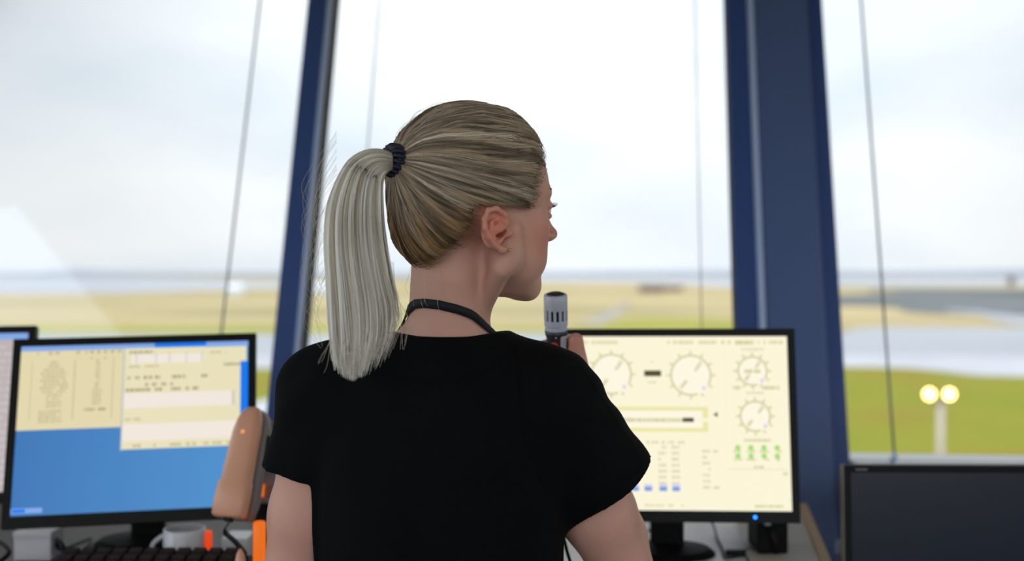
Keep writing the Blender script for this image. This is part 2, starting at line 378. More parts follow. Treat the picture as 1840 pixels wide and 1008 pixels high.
# twin lamp on a post outside the right window
M_post = mat('galvanised_post', (176, 166, 160), .6, metal=.2)
M_bulb = emat('warm_floodlight', (255, 206, 122), 14)
M_housing = mat('lamp_housing', (120, 110, 104), .5)
YL = 60.0; base = np.array([(1690-920)*YL/FPX, YL, GZ]); topz = 1.5-(722-490)*YL/FPX
o = empty('twin_lamp_post', base); h = topz-GZ
b = MB(); b.tube([(0,0,0), (0,0,h*.6), (0,0,h)], [.24, .2, .17], 14); b.build('pole', M_post, o, smooth=True)
b = MB(); b.tube([(-.62,0,h-.05), (.62,0,h-.05)], .06, 10); b.box(-.2,.2,-.15,.15,h-.2,h+.08); b.build('crossbar', M_housing, o)
for sx in (-.53, .53):
    hz = 1.5-(709-490)*YL/FPX-GZ
    b = MB(); b.lathe([(.02,.0),(.24,.05),(.27,.22),(.20,.42),(.05,.5)], 20, Matrix.Translation((sx, .22, hz)) @ Matrix.Rotation(-math.pi/2, 4, 'X')); hd = b.build('lamp_head', M_housing, o, smooth=True)
    b = MB(); b.lathe([(.01,-.06),(.15,-.04),(.24,.03),(.24,.08),(.02,.09)], 20, Matrix.Translation((sx, .20, hz)) @ Matrix.Rotation(math.pi/2, 4, 'X')); b.build('lamp_lens', M_bulb, hd, smooth=True)
tag(o, 'grey post carrying two glowing warm floodlights on the green grass outside', 'lamp')

# ------------------------------------------------------------------ desks
M_desk = mat('pale_laminate_desk', (226, 220, 208), .35, var=.05, scale=6, coat=.2)
M_band = mat('beech_edge_band', (206, 178, 140), .5, var=.08, scale=14)
M_darkdesk = mat('dark_oak_desk', (86, 66, 48), .4, var=.2, scale=9)
M_black = mat('black_plastic', (11, 11, 13), .5, var=.1, bump=.06, bscale=500, spec=.2)
M_blackm = mat('black_matt_plastic', (9, 9, 10), .6, spec=.15)
def slab(b, pts, z0, z1):
    n = len(pts); B = len(b.v)
    b.v += [(x, y, z0) for x, y in pts]+[(x, y, z1) for x, y in pts]
    b.f.append(tuple(B+i for i in reversed(range(n)))); b.f.append(tuple(B+n+i for i in range(n))); b.mi += [b.m]*2
    for i in range(n):
        j = (i+1) % n; b.f.append((B+i, B+j, B+n+j, B+n+i)); b.mi.append(b.m)
DZ = .990
o = empty('control_desk', (0, 2.0, 0))
def loc(pts, ox=0, oy=2.0): return [(x-ox, y-oy) for x, y in pts]
b = MB(); slab(b, loc([(-.36,1.62),(.478,1.62),(.628,2.50),(-.36,2.62)]), DZ-.035, DZ); b.build('desk_top', M_desk, o, bevel=.003)
b = MB(); slab(b, loc([(.478,1.615),(.496,1.615),(.648,2.50),(.628,2.50)]), DZ-.035, DZ+.003); b.build('edge_band', M_band, o, bevel=.002)
b = MB(); slab(b, loc([(.455,1.66),(.475,1.66),(.612,2.48),(.592,2.48)]), 0, DZ-.035); b.build('side_panel', M_white, o)
b = MB(); slab(b, loc([(-.34,1.66),(-.32,1.66),(-.32,2.55),(-.34,2.55)]), 0, DZ-.035); b.build('side_panel', M_white, o)
b = MB(); slab(b, loc([(-.32,2.42),(.585,2.42),(.588,2.44),(-.32,2.44)]), .2, DZ-.035); b.build('back_panel', M_white, o)
tag(o, 'pale laminate control desk with a beech edge under the right hand lit monitor', 'desk')
o = empty('dark_desk', (-1, 2.0, 0))
b = MB(); slab(b, loc([(-2.1,1.62),(-.365,1.62),(-.365,2.62),(-2.1,2.76)], -1), DZ-.035, DZ); b.build('desk_top', M_darkdesk, o, bevel=.003)
for x in (-2.08, -1.2, -.40):
    b = MB(); slab(b, loc([(x,1.66),(x+.02,1.66),(x+.02,2.58),(x,2.58)], -1), 0, DZ-.035); b.build('side_panel', M_darkdesk, o)
tag(o, 'dark brown desk under the two monitors on the left', 'desk')
o = empty('side_desk', (1.2, 1.9, 0))
b = MB(); slab(b, loc([(.66,1.55),(2.2,1.55),(2.2,2.55),(.90,2.55),(.66,2.45)], 1.2, 1.9), .80, .835); b.build('desk_top', M_darkdesk, o, bevel=.003)
for x in (.72, 2.14):
    b = MB(); slab(b, loc([(x,1.6),(x+.02,1.6),(x+.02,2.15),(x,2.15)], 1.2, 1.9), 0, .80); b.build('side_panel', M_darkdesk, o)
tag(o, 'lower dark desk under the switched off monitor at the right edge', 'desk')

# ------------------------------------------------------------------ monitors
def rotm(c, yaw, pit, rol):
    return Matrix.Translation(c) @ Matrix.Rotation(yaw, 4, 'Z') @ Matrix.Rotation(pit, 4, 'X') @ Matrix.Rotation(rol, 4, 'Y')
class Screen:
    """a lit panel drawn with thin raised quads; u,v in 0..1 from the top left"""
    def __init__(s, W, H): s.W, s.H = W, H; s.b = MB(); s.mats = []; s.lay = 0
    def mi(s, m):
        if m not in s.mats: s.mats.append(m)
        s.b.m = s.mats.index(m)
    def P(s, u, v, k): return ((u-.5)*s.W, -k*.00006, (.5-v)*s.H)
    def rect(s, u0, v0, u1, v1, m, k=1):
        s.mi(m); s.b.quad(s.P(u0,v1,k), s.P(u1,v1,k), s.P(u1,v0,k), s.P(u0,v0,k))
    def ring(s, u, v, r, wd, m, k=2, a0=0, a1=360, n=40):
        s.mi(m); As = s.W/s.H
        for i in range(n):
            p, q = math.radians(a0+(a1-a0)*i/n), math.radians(a0+(a1-a0)*(i+1)/n)
            f = lambda a, R: s.P(u+R*math.cos(a), v-R*As*math.sin(a), k)
            s.b.quad(f(p, r-wd), f(p, r), f(q, r), f(q, r-wd))
    def disc(s, u, v, r, m, k=2, n=20):
        s.mi(m); As = s.W/s.H
        s.b.quad(*[s.P(u+r*math.cos(2*math.pi*i/n), v+r*As*math.sin(2*math.pi*i/n), k) for i in range(n)][::-1])
    def seg(s, u0, v0, u1, v1, wd, m, k=3):
        s.mi(m); As = s.W/s.H; dx, dy = u1-u0, (v1-v0)/As; L = math.hypot(dx, dy); nx, ny = -dy/L*wd/2, dx/L*wd/2*As
        s.b.quad(s.P(u0+nx,v0+ny,k), s.P(u0-nx,v0-ny,k), s.P(u1-nx,v1-ny,k), s.P(u1+nx,v1+ny,k))
    def dashes(s, u0, v, u1, hgt, m, seed, k=2, fill=.7):
        r = random.Random(seed); u = u0
        while u < u1:
            l = r.uniform(.004, .016); 
            if r.random() < fill: s.rect(u, v, min(u+l, u1), v+hgt, m, k)
            u += l+r.uniform(.002, .005)
def monitor(name, c, yaw, pit, rol, W, H, label, screen, bez=.0135, bot=.02, led=None, stand=True, mb_=None, deskz=DZ, depth=.05):
    M = rotm(c, yaw, pit, rol); o = empty(name, c, M)
    m = mb_ or M_black
    b = MB(); sw, sh0, sh1 = W/2-bez, -H/2+bot, H/2-bez
    f = [(-W/2,0,-H/2),(W/2,0,-H/2),(W/2,0,H/2),(-W/2,0,H/2)]; g = [(-sw,0,sh0),(sw,0,sh0),(sw,0,sh1),(-sw,0,sh1)]
    for i in range(4):
        j = (i+1) % 4
        b.quad(f[i], f[j], g[j], g[i])
        gi, gj = (g[i][0], .004, g[i][2]), (g[j][0], .004, g[j][2]); b.quad(g[i], g[j], gj, gi)
        bi, bj = (f[i][0], .022, f[i][2]), (f[j][0], .022, f[j][2]); b.quad(f[j], f[i], bi, bj)
    b.build('bezel', m, o, bevel=.002)
    b = MB(); k = .86
    b.hexa([(-W/2*.995,.022,-H/2*.995),(W/2*.995,.022,-H/2*.995),(W/2*k,depth,-H/2*k),(-W/2*k,depth,-H/2*k),(-W/2*.995,.022,H/2*.995),(W/2*.995,.022,H/2*.995),(W/2*k,depth,H/2*k),(-W/2*k,depth,H/2*k)])
    b.build('back_shell', M_blackm, o, bevel=.004)
    if screen:
        so = screen.b.build('screen', screen.mats, o); so.location = ((0, .0035, (sh0+sh1)/2))
    if led:
        b = MB(); b.lathe([(.0008,.0),(.0028,.0006),(.0028,.002),(.001,.0028)], 14, Matrix.Translation((led, 0, -H/2+bot*.5)) @ Matrix.Rotation(math.pi/2, 4, 'X')); b.build('power_light', M_led, o)
    if stand:
        Mi = M.inverted(); cw = Vector(c); fw = (Matrix.Rotation(yaw, 3, 'Z') @ Vector((0, 1, 0)))
        ax = (Matrix.Rotation(yaw, 3, 'Z') @ Vector((1, 0, 0)))
        far = abs(pit) > .2; n0 = Vector((cw.x, cw.y, 0))+fw*(.155 if far else .085)-ax*(.012 if not far else 0); BR = .095 if far else .085; b = MB()
        def pb(ctr, hw, hd, z0, z1, t=1.0):
            b.hexa([Mi @ (ctr+ax*(sx*hw*q)+fw*(sy*hd*q)+Vector((0, 0, z))) for z, q in ((z0, 1), (z1, t)) for sx, sy in ((-1,-1),(1,-1),(1,1),(-1,1))])
        pb(n0, .030, .018, deskz+.012, cw.z+.03); b.box(-.05, .05, depth-.004, depth+(.085 if far else .03), -.05, .05); b.build('stand_neck', M_blackm, o, bevel=.004)
        b = MB(); n = 28
        ctr = n0-fw*(.025 if far else .03)
        pr = [(BR, .0), (BR, .006), (BR*.88, .014), (.03, .018)]
        B = len(b.v)
        for r, z in pr:
            for i in range(n):
                a = 2*math.pi*i/n; p = ctr+ax*(r*math.cos(a))+fw*(r*.8*math.sin(a))+Vector((0,0,deskz+.0005+z)); b.v.append(tuple(Mi @ p))
        for i in range(3):
            for j in range(n):
                j2 = (j+1) % n; b.f.append((i*n+j, i*n+j2, (i+1)*n+j2, (i+1)*n+j)); b.mi.append(0)
        b.f.append(tuple(reversed(range(n)))); b.f.append(tuple(3*n+j for j in range(n))); b.mi += [0, 0]
        b.build('stand_base', M_blackm, o, smooth=False)
    return tag(o, label, 'monitor')
M_led = emat('blue_power_light', (20, 120, 255), 5)
E_cream = emat('screen_cream', (226, 214, 172)); E_cream2 = emat('screen_pale_cream', (232, 224, 186)); E_text = emat('screen_text_taupe', (196, 184, 146)); E_text2 = emat('screen_text_dark', (170, 156, 122))
E_win = emat('screen_window_pink_white', (240, 230, 220)); E_blue = emat('screen_desktop_blue', (72, 136, 196))
_n = E_blue.node_tree; _t = _n.nodes.new('ShaderNodeTexCoord'); _s = _n.nodes.new('ShaderNodeSeparateXYZ'); _r = _n.nodes.new('ShaderNodeMapRange'); _m = _n.nodes.new('ShaderNodeMix'); _m.data_type = 'RGBA'
_r.inputs[1].default_value = -.19; _r.inputs[2].default_value = .15; _m.inputs['A'].default_value = (*lin((58, 118, 182)), 1); _m.inputs['B'].default_value = (*lin((76, 142, 202)), 1)
_n.links.new(_t.outputs['Object'], _s.inputs[0]); _n.links.new(_s.outputs['X'], _r.inputs[0]); _n.links.new(_r.outputs[0], _m.inputs['Factor']); _n.links.new(_m.outputs['Result'], _n.nodes['Principled BSDF'].inputs['Emission Color'])
E_blue0 = emat('screen_desktop_deep_blue', (56, 116, 184)); E_tb = emat('screen_title_blue', (10, 120, 236)); E_tb2 = emat('screen_title_light_blue', (130, 168, 232)); E_line = emat('screen_line_grey', (200, 196, 200))
E_bg = emat('screen_ivory', (250, 243, 214)); E_dial = emat('screen_dial_face', (252, 245, 224)); E_ol = emat('screen_olive_line', (206, 198, 148)); E_tx = emat('screen_olive_text', (218, 210, 170)); E_dk = emat('screen_dark_olive', (78, 72, 34)); E_fr = emat('screen_pale_yellow_frame', (234, 228, 164)); E_gr = emat('screen_green', (160, 220, 110)); E_bl = emat('screen_blue_button', (120, 158, 226)); E_lv = emat('screen_lavender', (214, 208, 238)); E_rim = emat('screen_light_gap', (243, 234, 206))
# left lit monitor: table window, form window, blue desktop
s = Screen(.394, .297)
s.rect(0, 0, 1, 1, E_blue, 0)
s.rect(0, 0, .448, .03, E_tb2, 2); s.rect(0, .03, .445, .505, E_cream, 2)
for i in range(14): s.dashes(.03+.03*i, .036, .045+.03*i, .016, E_text2, i, 3)
for j, (a, c_) in enumerate([(.13,.16),(.12,.17),(.10,.19),(.09,.2),(.1,.2),(.09,.2),(.09,.21),(.09,.21),(.1,.2),(.12,.185),(.12,.185),(.12,.185),(.12,.185)]):
    s.dashes(a, .095+j*.022, c_, .014, E_text, 30+j, 3, .95)
for j in range(4): s.dashes(.09, .40+j*.02-.01, .19, .013, E_text, 50+j, 3, .95)
s.rect(.233, .09, .238, .45, E_text, 3); s.rect(.40, .08, .404, .45, E_text, 3); s.rect(.05, .09, .053, .45, E_text, 3)
for j in range(14): s.dashes(.325-.01*(j > 8), .09+j*.02, .345+.01*(j > 8), .013, E_text, 70+j, 3, .95)
s.dashes(.285, .385, .375, .016, E_text2, 91, 3, .95); s.dashes(.30, .075, .37, .012, E_text, 92, 3)
s.rect(.44, .0, .80, .028, E_tb2, 3); s.rect(.58, 0, .81, .028, E_tb, 4)
s.rect(.452, .028, .965, .640, E_cream2, 3); s.rect(.446, .02, .452, .645, E_line, 3)
s.rect(.48, .07, .80, .122, E_win, 4); 
for u in (.50, .585, .645, .72, .79): s.rect(u, .055, u+.005, .122, E_line, 5)
s.dashes(.47, .045, .58, .016, E_text2, 101, 5); s.dashes(.47, .135, .60, .013, E_text, 102, 5)
s.rect(.81, 0, 1, .032, E_tb2, 4); s.rect(.812, .032, .992, .125, E_cream2, 5); s.dashes(.83, .06, .9, .012, E_text, 103, 6); s.dashes(.87, .135, .965, .016, E_text2, 104, 6)
for u, a in ((.465, .09), (.56, .05), (.66, .06), (.79, .03)): s.dashes(u, .20, u+a, .02, E_text2, int(u*1000), 5, .9)
for u, a in ((.545, .05), (.615, .05)): s.dashes(u, .245, u+a, .018, E_text2, int(u*999), 5, .9)
s.dashes(.46, .275, .78, .02, E_text2, 105, 5, .75)
s.rect(.452, .305, .925, .395, E_win, 4); s.rect(.93, .305, .94, .395, E_line, 5)
s.dashes(.46, .43, .50, .014, E_text, 106, 5); s.dashes(.46, .455, .53, .014, E_text, 107, 5)
s.rect(.452, .49, .965, .592, E_win, 4); s.dashes(.49, .612, .95, .018, E_text, 108, 5, .45)
s.rect(.965, .128, 1, .5, E_tb, 2)
s.rect(.0, .955, .13, .985, E_tb2, 3); s.rect(.005, .96, .06, .98, E_tb, 4)
monitor('computer_monitor', (-.6665, 2.0013, 1.2282), .1404, -.3038, -.0195, .4209, .3307, 'black monitor at left showing cream tables over a blue desktop', s, led=.192-.012)
# far left monitor, only its right edge in the picture, standing behind its neighbour
s = Screen(.394, .297); s.rect(0, 0, 1, 1, emat('screen_lilac_grey', (188, 176, 178)), 0); s.rect(0, 0, 1, .04, E_tb2, 1)
for j in range(20): s.dashes(.5, .08+j*.045, .97, .018, E_line, 200+j, 2)
monitor('computer_monitor', (-1.105, 2.09, 1.2378), .16, -.26, -.01, .4209, .3307, 'black monitor cut off by the left edge, behind its neighbour', s)
# right lit monitor with the dials
s = Screen(.391, .304)
def U(px): return (px-1013.5)/(1418-1013.5)
def V(py): return (py-604)/(926-604)
s.rect(0, 0, 1, 1, E_bg, 0)
def dial(px, py, r, ticks=12):
    s.disc(U(px), V(py), r, E_dial, 1); s.ring(U(px), V(py), r, .008, E_ol, 2, -30, 290)
    As = s.W/s.H
    for i in range(ticks):
        a = 2*math.pi*i/ticks; c_, q = math.cos(a), math.sin(a)
        s.seg(U(px)+c_*r, V(py)+q*r*As, U(px)+c_*(r+.017), V(py)+q*(r+.017)*As, .007, E_ol)
    s.disc(U(px)+r*.62, V(py)+r*.62*As, .009, E_lv, 3)
    for k in range(2):
        s.seg(U(px)+r*(.2+.12*k), V(py)-r*(.2+.12*k)*As, U(px)+r*.5, V(py)-r*.66*As, .012, E_tx, 3); s.seg(U(px)-r*.2, V(py)+r*.25*As, U(px)-r*.5, V(py)+r*.62*As, .014, E_tx, 3)
dial(1097, 675, .093); dial(1242, 677, .093); dial(1354, 669, .068); dial(1357, 753, .070)
s.dashes(U(1340), V(666), U(1368), .022, E_ol, 5, 3, .95)
s.rect(U(1157), V(668), U(1188), V(679), E_dk, 2); s.dashes(U(1164), V(650), U(1180), .014, E_tx, 6, 2); s.dashes(U(1164), V(688), U(1180), .014, E_tx, 7, 2)
s.rect(U(1040), V(736), U(1272), V(782), E_fr, 1); s.rect(U(1048), V(743), U(1262), V(775), E_dial, 2)
s.rect(U(1252), V(757), U(1276), V(764), E_bg, 3); s.dashes(U(1050), V(757), U(1232), .022, E_ol, 8, 3, .97); s.rect(U(1226), V(756), U(1246), V(764), E_dk, 4)
s.mi(E_dk); s.b.quad(s.P(U(1281), V(750), 2), s.P(U(1289), V(755), 2), s.P(U(1289), V(745), 2))
s.dashes(U(1020), V(612), U(1110), .02, E_tx, 9, 2, .6); s.dashes(U(1200), V(612), U(1410), .02, E_tx, 10, 2, .55); s.dashes(U(1325), V(612), U(1355), .024, E_ol, 11, 3, 1)
s.dashes(U(1335), V(626), U(1375), .014, E_tx, 12, 2, 1); s.dashes(U(1318), V(697), U(1332), .02, E_ol, 13, 2, 1); s.dashes(U(1370), V(697), U(1402), .02, E_ol, 14, 2, 1)
s.dashes(U(1342), V(708), U(1373), .012, E_tx, 15, 2, 1); s.dashes(U(1336), V(795), U(1384), .014, E_ol, 16, 2, 1); s.dashes(U(1352), V(844), U(1370), .014, E_ol, 17, 2, 1)
for i in range(4):
    for j in range(2): s.disc(U(1324+23.5*i), V(811+15*j), .0125, E_gr, 2)
    for j in range(2): s.dashes(U(1316+23.5*i), V(816+15*j), U(1333+23.5*i), .010, E_ol, 20+i+j, 3)
for px in (1107, 1138, 1162, 1189, 1212): s.rect(U(px-7), V(880), U(px+7), V(891), E_bl, 2); s.rect(U(px-7), V(878), U(px+7), V(883), E_lv, 3)
for px in (1188, 1212): 
    for j in range(7): s.dashes(U(px-7), V(808+j*11), U(px+7), .016, E_tx, px+j, 2, .9)
for j in range(7): s.dashes(U(1260), V(815+j*11), U(1274), .016, E_tx, 300+j, 2, .9)
s.dashes(U(1280), V(816), U(1290), .012, E_ol, 310, 2, 1); s.dashes(U(1280), V(882), U(1290), .012, E_ol, 311, 2, 1); s.dashes(U(1160), V(799), U(1232), .016, E_tx, 312, 2)
s.rect(U(1304), V(612), U(1305), V(840), E_rim, 1); s.rect(U(1304), V(850), U(1412), V(851), E_tx, 1)
s.dashes(U(1150), V(915), U(1225), .012, E_tx, 313, 2); s.dashes(U(1352), V(915), U(1402), .014, E_ol, 314, 2, .95); s.dashes(U(1404), V(856), U(1412), .014, E_ol, 315, 2); s.dashes(U(1404), V(900), U(1412), .014, E_ol, 316, 2)
monitor('computer_monitor', (.2907, 1.9999, 1.2334), -.0594, -.146, -.0045, .4175, .3377, 'black monitor showing ivory dials and gauges, right of the woman', s, led=.131)
# switched-off monitor at the right edge
M_off = mat('dark_lcd_panel', (30, 37, 52), .28, var=.02, spec=.4)
M_silver = mat('dark_silver_edge', (108, 100, 94), .35, metal=.4)
s = Screen(.506, .276); s.rect(0, 0, 1, 1, M_off, 0)
o = monitor('computer_monitor', (.8285, 1.92, 1.018), -.02, -.05, 0, .53, .31, 'switched off dark monitor at the right edge of the photo', s, bez=.012, bot=.022, deskz=.835)
b = MB(); b.box(-.2665, -.265, -.001, .02, -.155, .155); b.build('side_trim', M_silver, o)
b = MB(); b.box(-.245, -.225, -.0012, .0, .1465, .1495); b.build('badge', M_silver, o)

# ------------------------------------------------------------------ things on the desks
M_or = emat('orange_glow', (255, 120, 30), .8); M_or2 = emat('red_orange_glow', (240, 70, 20), .9)
M_key = mat('brown_black_keys', (46, 34, 30), .75, spec=.2, var=.1, scale=40)
o = empty('keyboard', (-.585, 1.80, DZ)); Mk = Matrix.Rotation(math.radians(10), 4, 'X')
Kx, Ky = .150, .075; KL = .024
b = MB(); b.box(-Kx, Kx, -Ky, Ky, .004, .020, Mk @ Matrix.Translation((0,0,KL))); b.build('case', M_black, o, bevel=.004)
for sx in (-1, 1):
    b = MB(); b.box(sx*.12-.02, sx*.12+.02, .055, .07, 0.0, .042); b.build('foot', M_black, o)
    b = MB(); b.box(sx*.12-.02, sx*.12+.02, -.073, -.058, 0.0, .020); b.build('foot', M_black, o)
for r in range(6):
    n = 11; y = -.060+r*.0225+(.004 if r == 5 else 0)
    xs = list(np.linspace(-.142, .142, n+1)); i = 0
    while i < n:
        j = i+1
        if r == 0 and i == 3: j = 8
        kb = MB(); x0, x1 = xs[i]+.0016, xs[j]-.0016
        c = [(x0,y-.0095,.020),(x1,y-.0095,.020),(x1,y+.0095,.020),(x0,y+.0095,.020),(x0+.002,y-.0075,.028),(x1-.002,y-.0075,.028),(x1-.002,y+.0075,.028),(x0+.002,y+.0075,.028)]
        kb.hexa([Mk @ Matrix.Translation((0,0,KL)) @ Vector(q) for q in c]); kb.build('key', M_key, o); i = j
tag(o, 'dark brown keyboard on the desk in front of the left lit monitor', 'keyboard')

def spline(name, pts, r, m, parent=None, n=48, sides=8):
    b = MB(); b.tube(cat_rom(pts, n), r, sides); return b.build(name, m, parent, smooth=True)
# beige telephone handset upright in its black cradle
M_beige = mat('beige_pink_plastic', (226, 166, 136), .38, var=.03, coat=.1)
M_grey = mat('grey_plastic', (128, 122, 124), .45)
bot = at(411, 930, 1.80); top = at(452, 738, 1.86)
ax = Vector(top-bot); L = ax.length; ax.normalize(); yv = Vector((.30, .95, 0)); yv = (yv-ax*yv.dot(ax)).normalized(); xv = yv.cross(ax)
MH = Matrix(((xv.x, yv.x, ax.x, bot[0]), (xv.y, yv.y, ax.y, bot[1]), (xv.z, yv.z, ax.z, bot[2]), (0,0,0,1)))
o = empty('telephone_handset', bot, MH)
def hshell(w0, y0, y1, zz, inset=0):
    """lofted rounded shell: sections up the handset, wide base, domed top"""
    V, F = [], []; n = 28; S = zz
    for (z, hw, cx, yf, yb) in S:
        for k in range(n):
            a = 2*math.pi*k/n; ca, sa = math.cos(a), math.sin(a)
            px = cx+hw*math.copysign(abs(ca)**.55, ca); py = (yf+yb)/2+(yb-yf)/2*math.copysign(abs(sa)**.55, sa)
            V.append((px, py, z))
    m = len(S)
    for i in range(m-1):
        for k in range(n):
            k2 = (k+1) % n; F.append((i*n+k, i*n+k2, (i+1)*n+k2, (i+1)*n+k))
    F.append(tuple(reversed(range(n)))); F.append(tuple((m-1)*n+k for k in range(n)))
    return V, F
def shell_obj(name, S, m, parent):
    V, F = hshell(0, 0, 0, S); me = bpy.data.meshes.new(name); me.from_pydata(V, [], F); me.polygons.foreach_set('use_smooth', [True]*len(F)); me.materials.append(m)
    ob = bpy.data.objects.new(name, me); COL.objects.link(ob); ob.parent = parent; return ob
shell_obj('face_shell', [(.0,.0255,0,-.010,.012),(.004,.029,0,-.013,.012),(.03,.0295,0,-.016,.012),(.055,.0285,0,-.016,.012),(.058,.0255,.001,-.015,.012),(.10,.024,.001,-.016,.012),(.14,.0225,.001,-.015,.012),(.160,.0195,.001,-.012,.012),(.173,.0150,.001,-.007,.012),(.180,.009,.001,-.001,.012),(.182,.003,.001,.004,.012)], M_beige, o)
shell_obj('back_shell', [(.001,.024,.003,.012,.040),(.03,.026,.004,.012,.046),(.10,.0235,.005,.012,.038),(.15,.021,.004,.012,.042),(.170,.016,.003,.012,.038),(.179,.009,.002,.012,.030)], M_grey, o)
b = MB(); b.box(.0285, .030, .020, .030, .06, .14, Matrix.Translation((-.0015,0,0))); b.build('grip_groove', M_black, o, bevel=.001)
b = MB(); b.lathe([(.0005,0),(.005,.0006),(.005,.003)], 16, Matrix.Translation((.001, -.0155, .135)) @ Matrix.Rotation(-math.pi/2, 4, 'X')); b.build('amber_reflection', emat('amber_reflection', (255, 170, 90), .9), o)  # glowing disc imitates an orange reflection on the handset
b = MB(); b.box(-.006, .006, -.006, .006, -.006, .003); b.build('cord_socket', M_black, o)
tag(o, 'beige and grey telephone handset standing upright beside the left sleeve', 'telephone')
cord = []
p0, p1 = at(413, 937, 1.80), at(440, 1006, 1.72)
mid = at(408, 965, 1.79)
o = empty('coiled_cord', p0)
ctr = cat_rom([p0-p0, at(404, 955, 1.795)-p0, at(424, 975, 1.78)-p0, at(442, 1003, 1.76)-p0, at(446, 1060, 1.74)-p0], 360)
hx = []
for i, p in enumerate(ctr):
    a = i/360*2*math.pi*26; rr = .0035*min(1, max(0, (i-60)/50)); hx.append(p+np.array([math.cos(a)*rr, math.sin(a)*rr*.8, math.sin(a)*rr*.5]))
b = MB(); b.tube(hx, .0013, 6); b.build('coil', M_black, o, smooth=True); b = MB(); q = at(432, 1000, 1.755)-p0; b.lathe([(.002,.012),(.006,.004),(.009,-.01),(.011,-.03),(.009,-.045)], 16, Matrix.Translation(q)); b.build('plug', M_beige, o, smooth=True)['label'] = 'pale pink plug'
tag(o, 'black coiled cord hanging from the beige telephone handset', 'cord')
# black cradle behind the handset
cb = at(470, 1010, 1.90)
o = empty('handset_cradle', (cb[0], 1.93, DZ)); e = Vector(o.location)
def lp(px, py, Y): return tuple(at(px, py, Y)-np.array(e))
b = MB(); b.hexa([(-.05,-.05,0),(.05,-.05,0),(.05,.05,0),(-.05,.05,0),(-.045,-.045,.02),(.045,-.045,.02),(.045,.045,.02),(-.045,.045,.02)]); b.build('base', M_black, o, bevel=.004)
b = MB(); b.hexa([(-.02,-.012,.02),(.02,-.012,.02),(.02,.012,.02),(-.02,.012,.02), lp(452,800,1.915), lp(492,800,1.915), lp(492,800,1.935), lp(452,800,1.935)]); b.build('arm', M_black, o, bevel=.003)
b = MB(); b.hexa([lp(455,905,1.895), lp(494,905,1.895), lp(494,905,1.92), lp(455,905,1.92), lp(462,756,1.905), lp(497,756,1.905), lp(497,756,1.925), lp(462,756,1.925)]); b.build('back_plate', M_grey, o, bevel=.003); b = MB(); b.hexa([lp(466,893,1.885), lp(474,893,1.885), lp(474,893,1.895), lp(466,893,1.895), lp(468,870,1.885), lp(476,870,1.885), lp(476,870,1.895), lp(468,870,1.895)]); b.build('signal_light', M_or, o)
tag(o, 'dark cradle holding the beige telephone handset', 'telephone cradle')

# lamps / small lit things
def glow_thing(name, px, py, Y, r, hgt, m, label, cat='indicator lamp', zb=DZ):
    p = at(px, py, Y); o = empty(name, (p[0], Y, zb))
    b = MB(); b.lathe([(r*1.25,0),(r*1.25,.012),(r*1.1,.016)], 20); b.build('base', M_black, o)
    z1 = p[2]-zb+hgt/2
    b = MB(); b.lathe([(r,.016),(r,z1-.3*r),(r*.8,z1-.05*r),(r*.3,z1)], 20); b.build('lens', m, o, smooth=True)
    return tag(o, label, cat)
glow_thing('indicator_lamp', 374, 966, 1.99, .0065, .024, M_or2, 'small glowing red lamp on the dark desk beside the white mug')
glow_thing('indicator_lamp', 466, 962, 1.80, .010, .045, M_or, 'glowing orange lamp on the desk beside the left arm of the woman')
# white mug
o = empty('mug', (at(333, 950, 1.99)[0], 1.985, DZ)); M_mug = mat('white_ceramic', (226, 228, 234), .3, coat=.3)
b = MB(); b.lathe([(.030,0),(.034,.004),(.036,.03),(.036,.064),(.033,.064),(.032,.01),(.001,.008)], 32); b.build('cup', M_mug, o, smooth=True)
b = MB(); b.tube([(-.034+(-.020)*math.sin(math.pi*i/12), -.008, .012+.042*i/12) for i in range(13)], .0038, 8); b.build('handle', M_mug, o, smooth=True)
tag(o, 'white mug under the left lit monitor', 'mug')
# white cards / small box at the left
def paper(name, pts, label, cat='paper', z=DZ+.001, th=.002, m=None):
    c = np.mean(pts, 0); b = MB(); slab(b, [(x-c[0], y-c[1]) for x, y in pts], 0, th); o = b.build(name, m or M_white); o.location = (c[0], c[1], z); return tag(o, label, cat)
def dpt(px, py, z=DZ): Y = (1.5-z)*FPX/(py-490); return ((px-920)*Y/FPX, Y)
o = empty('card_box', (at(62, 965, 2.02)[0], 2.04, DZ)); b = MB(); b.box(-.033, .033, -.03, .03, 0, .048); b.build('box_body', M_mug, o, bevel=.003)
b = MB(); b.box(-.034, .034, -.031, .031, .042, .052); b.build('box_lid', M_white, o, bevel=.002); tag(o, 'small white box under the left edge of the left lit monitor', 'box')
o = empty('note_block', (at(424, 950, 1.98)[0], 2.0, DZ)); b = MB(); b.box(-.022, .022, -.03, .03, 0, .05); b.build('sheets', M_mug, o, bevel=.001); tag(o, 'white block of note paper behind the coiled cord', 'note paper')
# dark cable loop at the lower left
o = spline('cable', [(-.80,2.16,.995),(-.80,2.02,1.01),(-.795,1.985,1.035),(-.775,1.965,1.025),(-.78,1.95,.998),(-.83,1.945,.994),(-.90,1.95,.994)], .0035, M_black); tag(o, 'black cable curling on the dark desk at the lower left corner', 'cable')
o = empty('headset', (-.86, 1.87, DZ))
b = MB(); b.lathe([(.010,0),(.034,.004),(.038,.014),(.030,.026),(.010,.030)], 24, Matrix.Translation((.012,0,0))); b.build('ear_cup', M_black, o, smooth=True)
b = MB(); b.lathe([(.010,0),(.034,.004),(.038,.014),(.030,.026),(.010,.030)], 24, Matrix.Translation((-.10,.01,0))); b.build('ear_cup', M_black, o, smooth=True)
spline('headband', [(.012,0,.03),(.02,.03,.045),(-.04,.09,.05),(-.10,.05,.045),(-.10,.01,.03)], .004, M_black, o); tag(o, 'black headset lying at the lower left corner of the photo', 'headset')
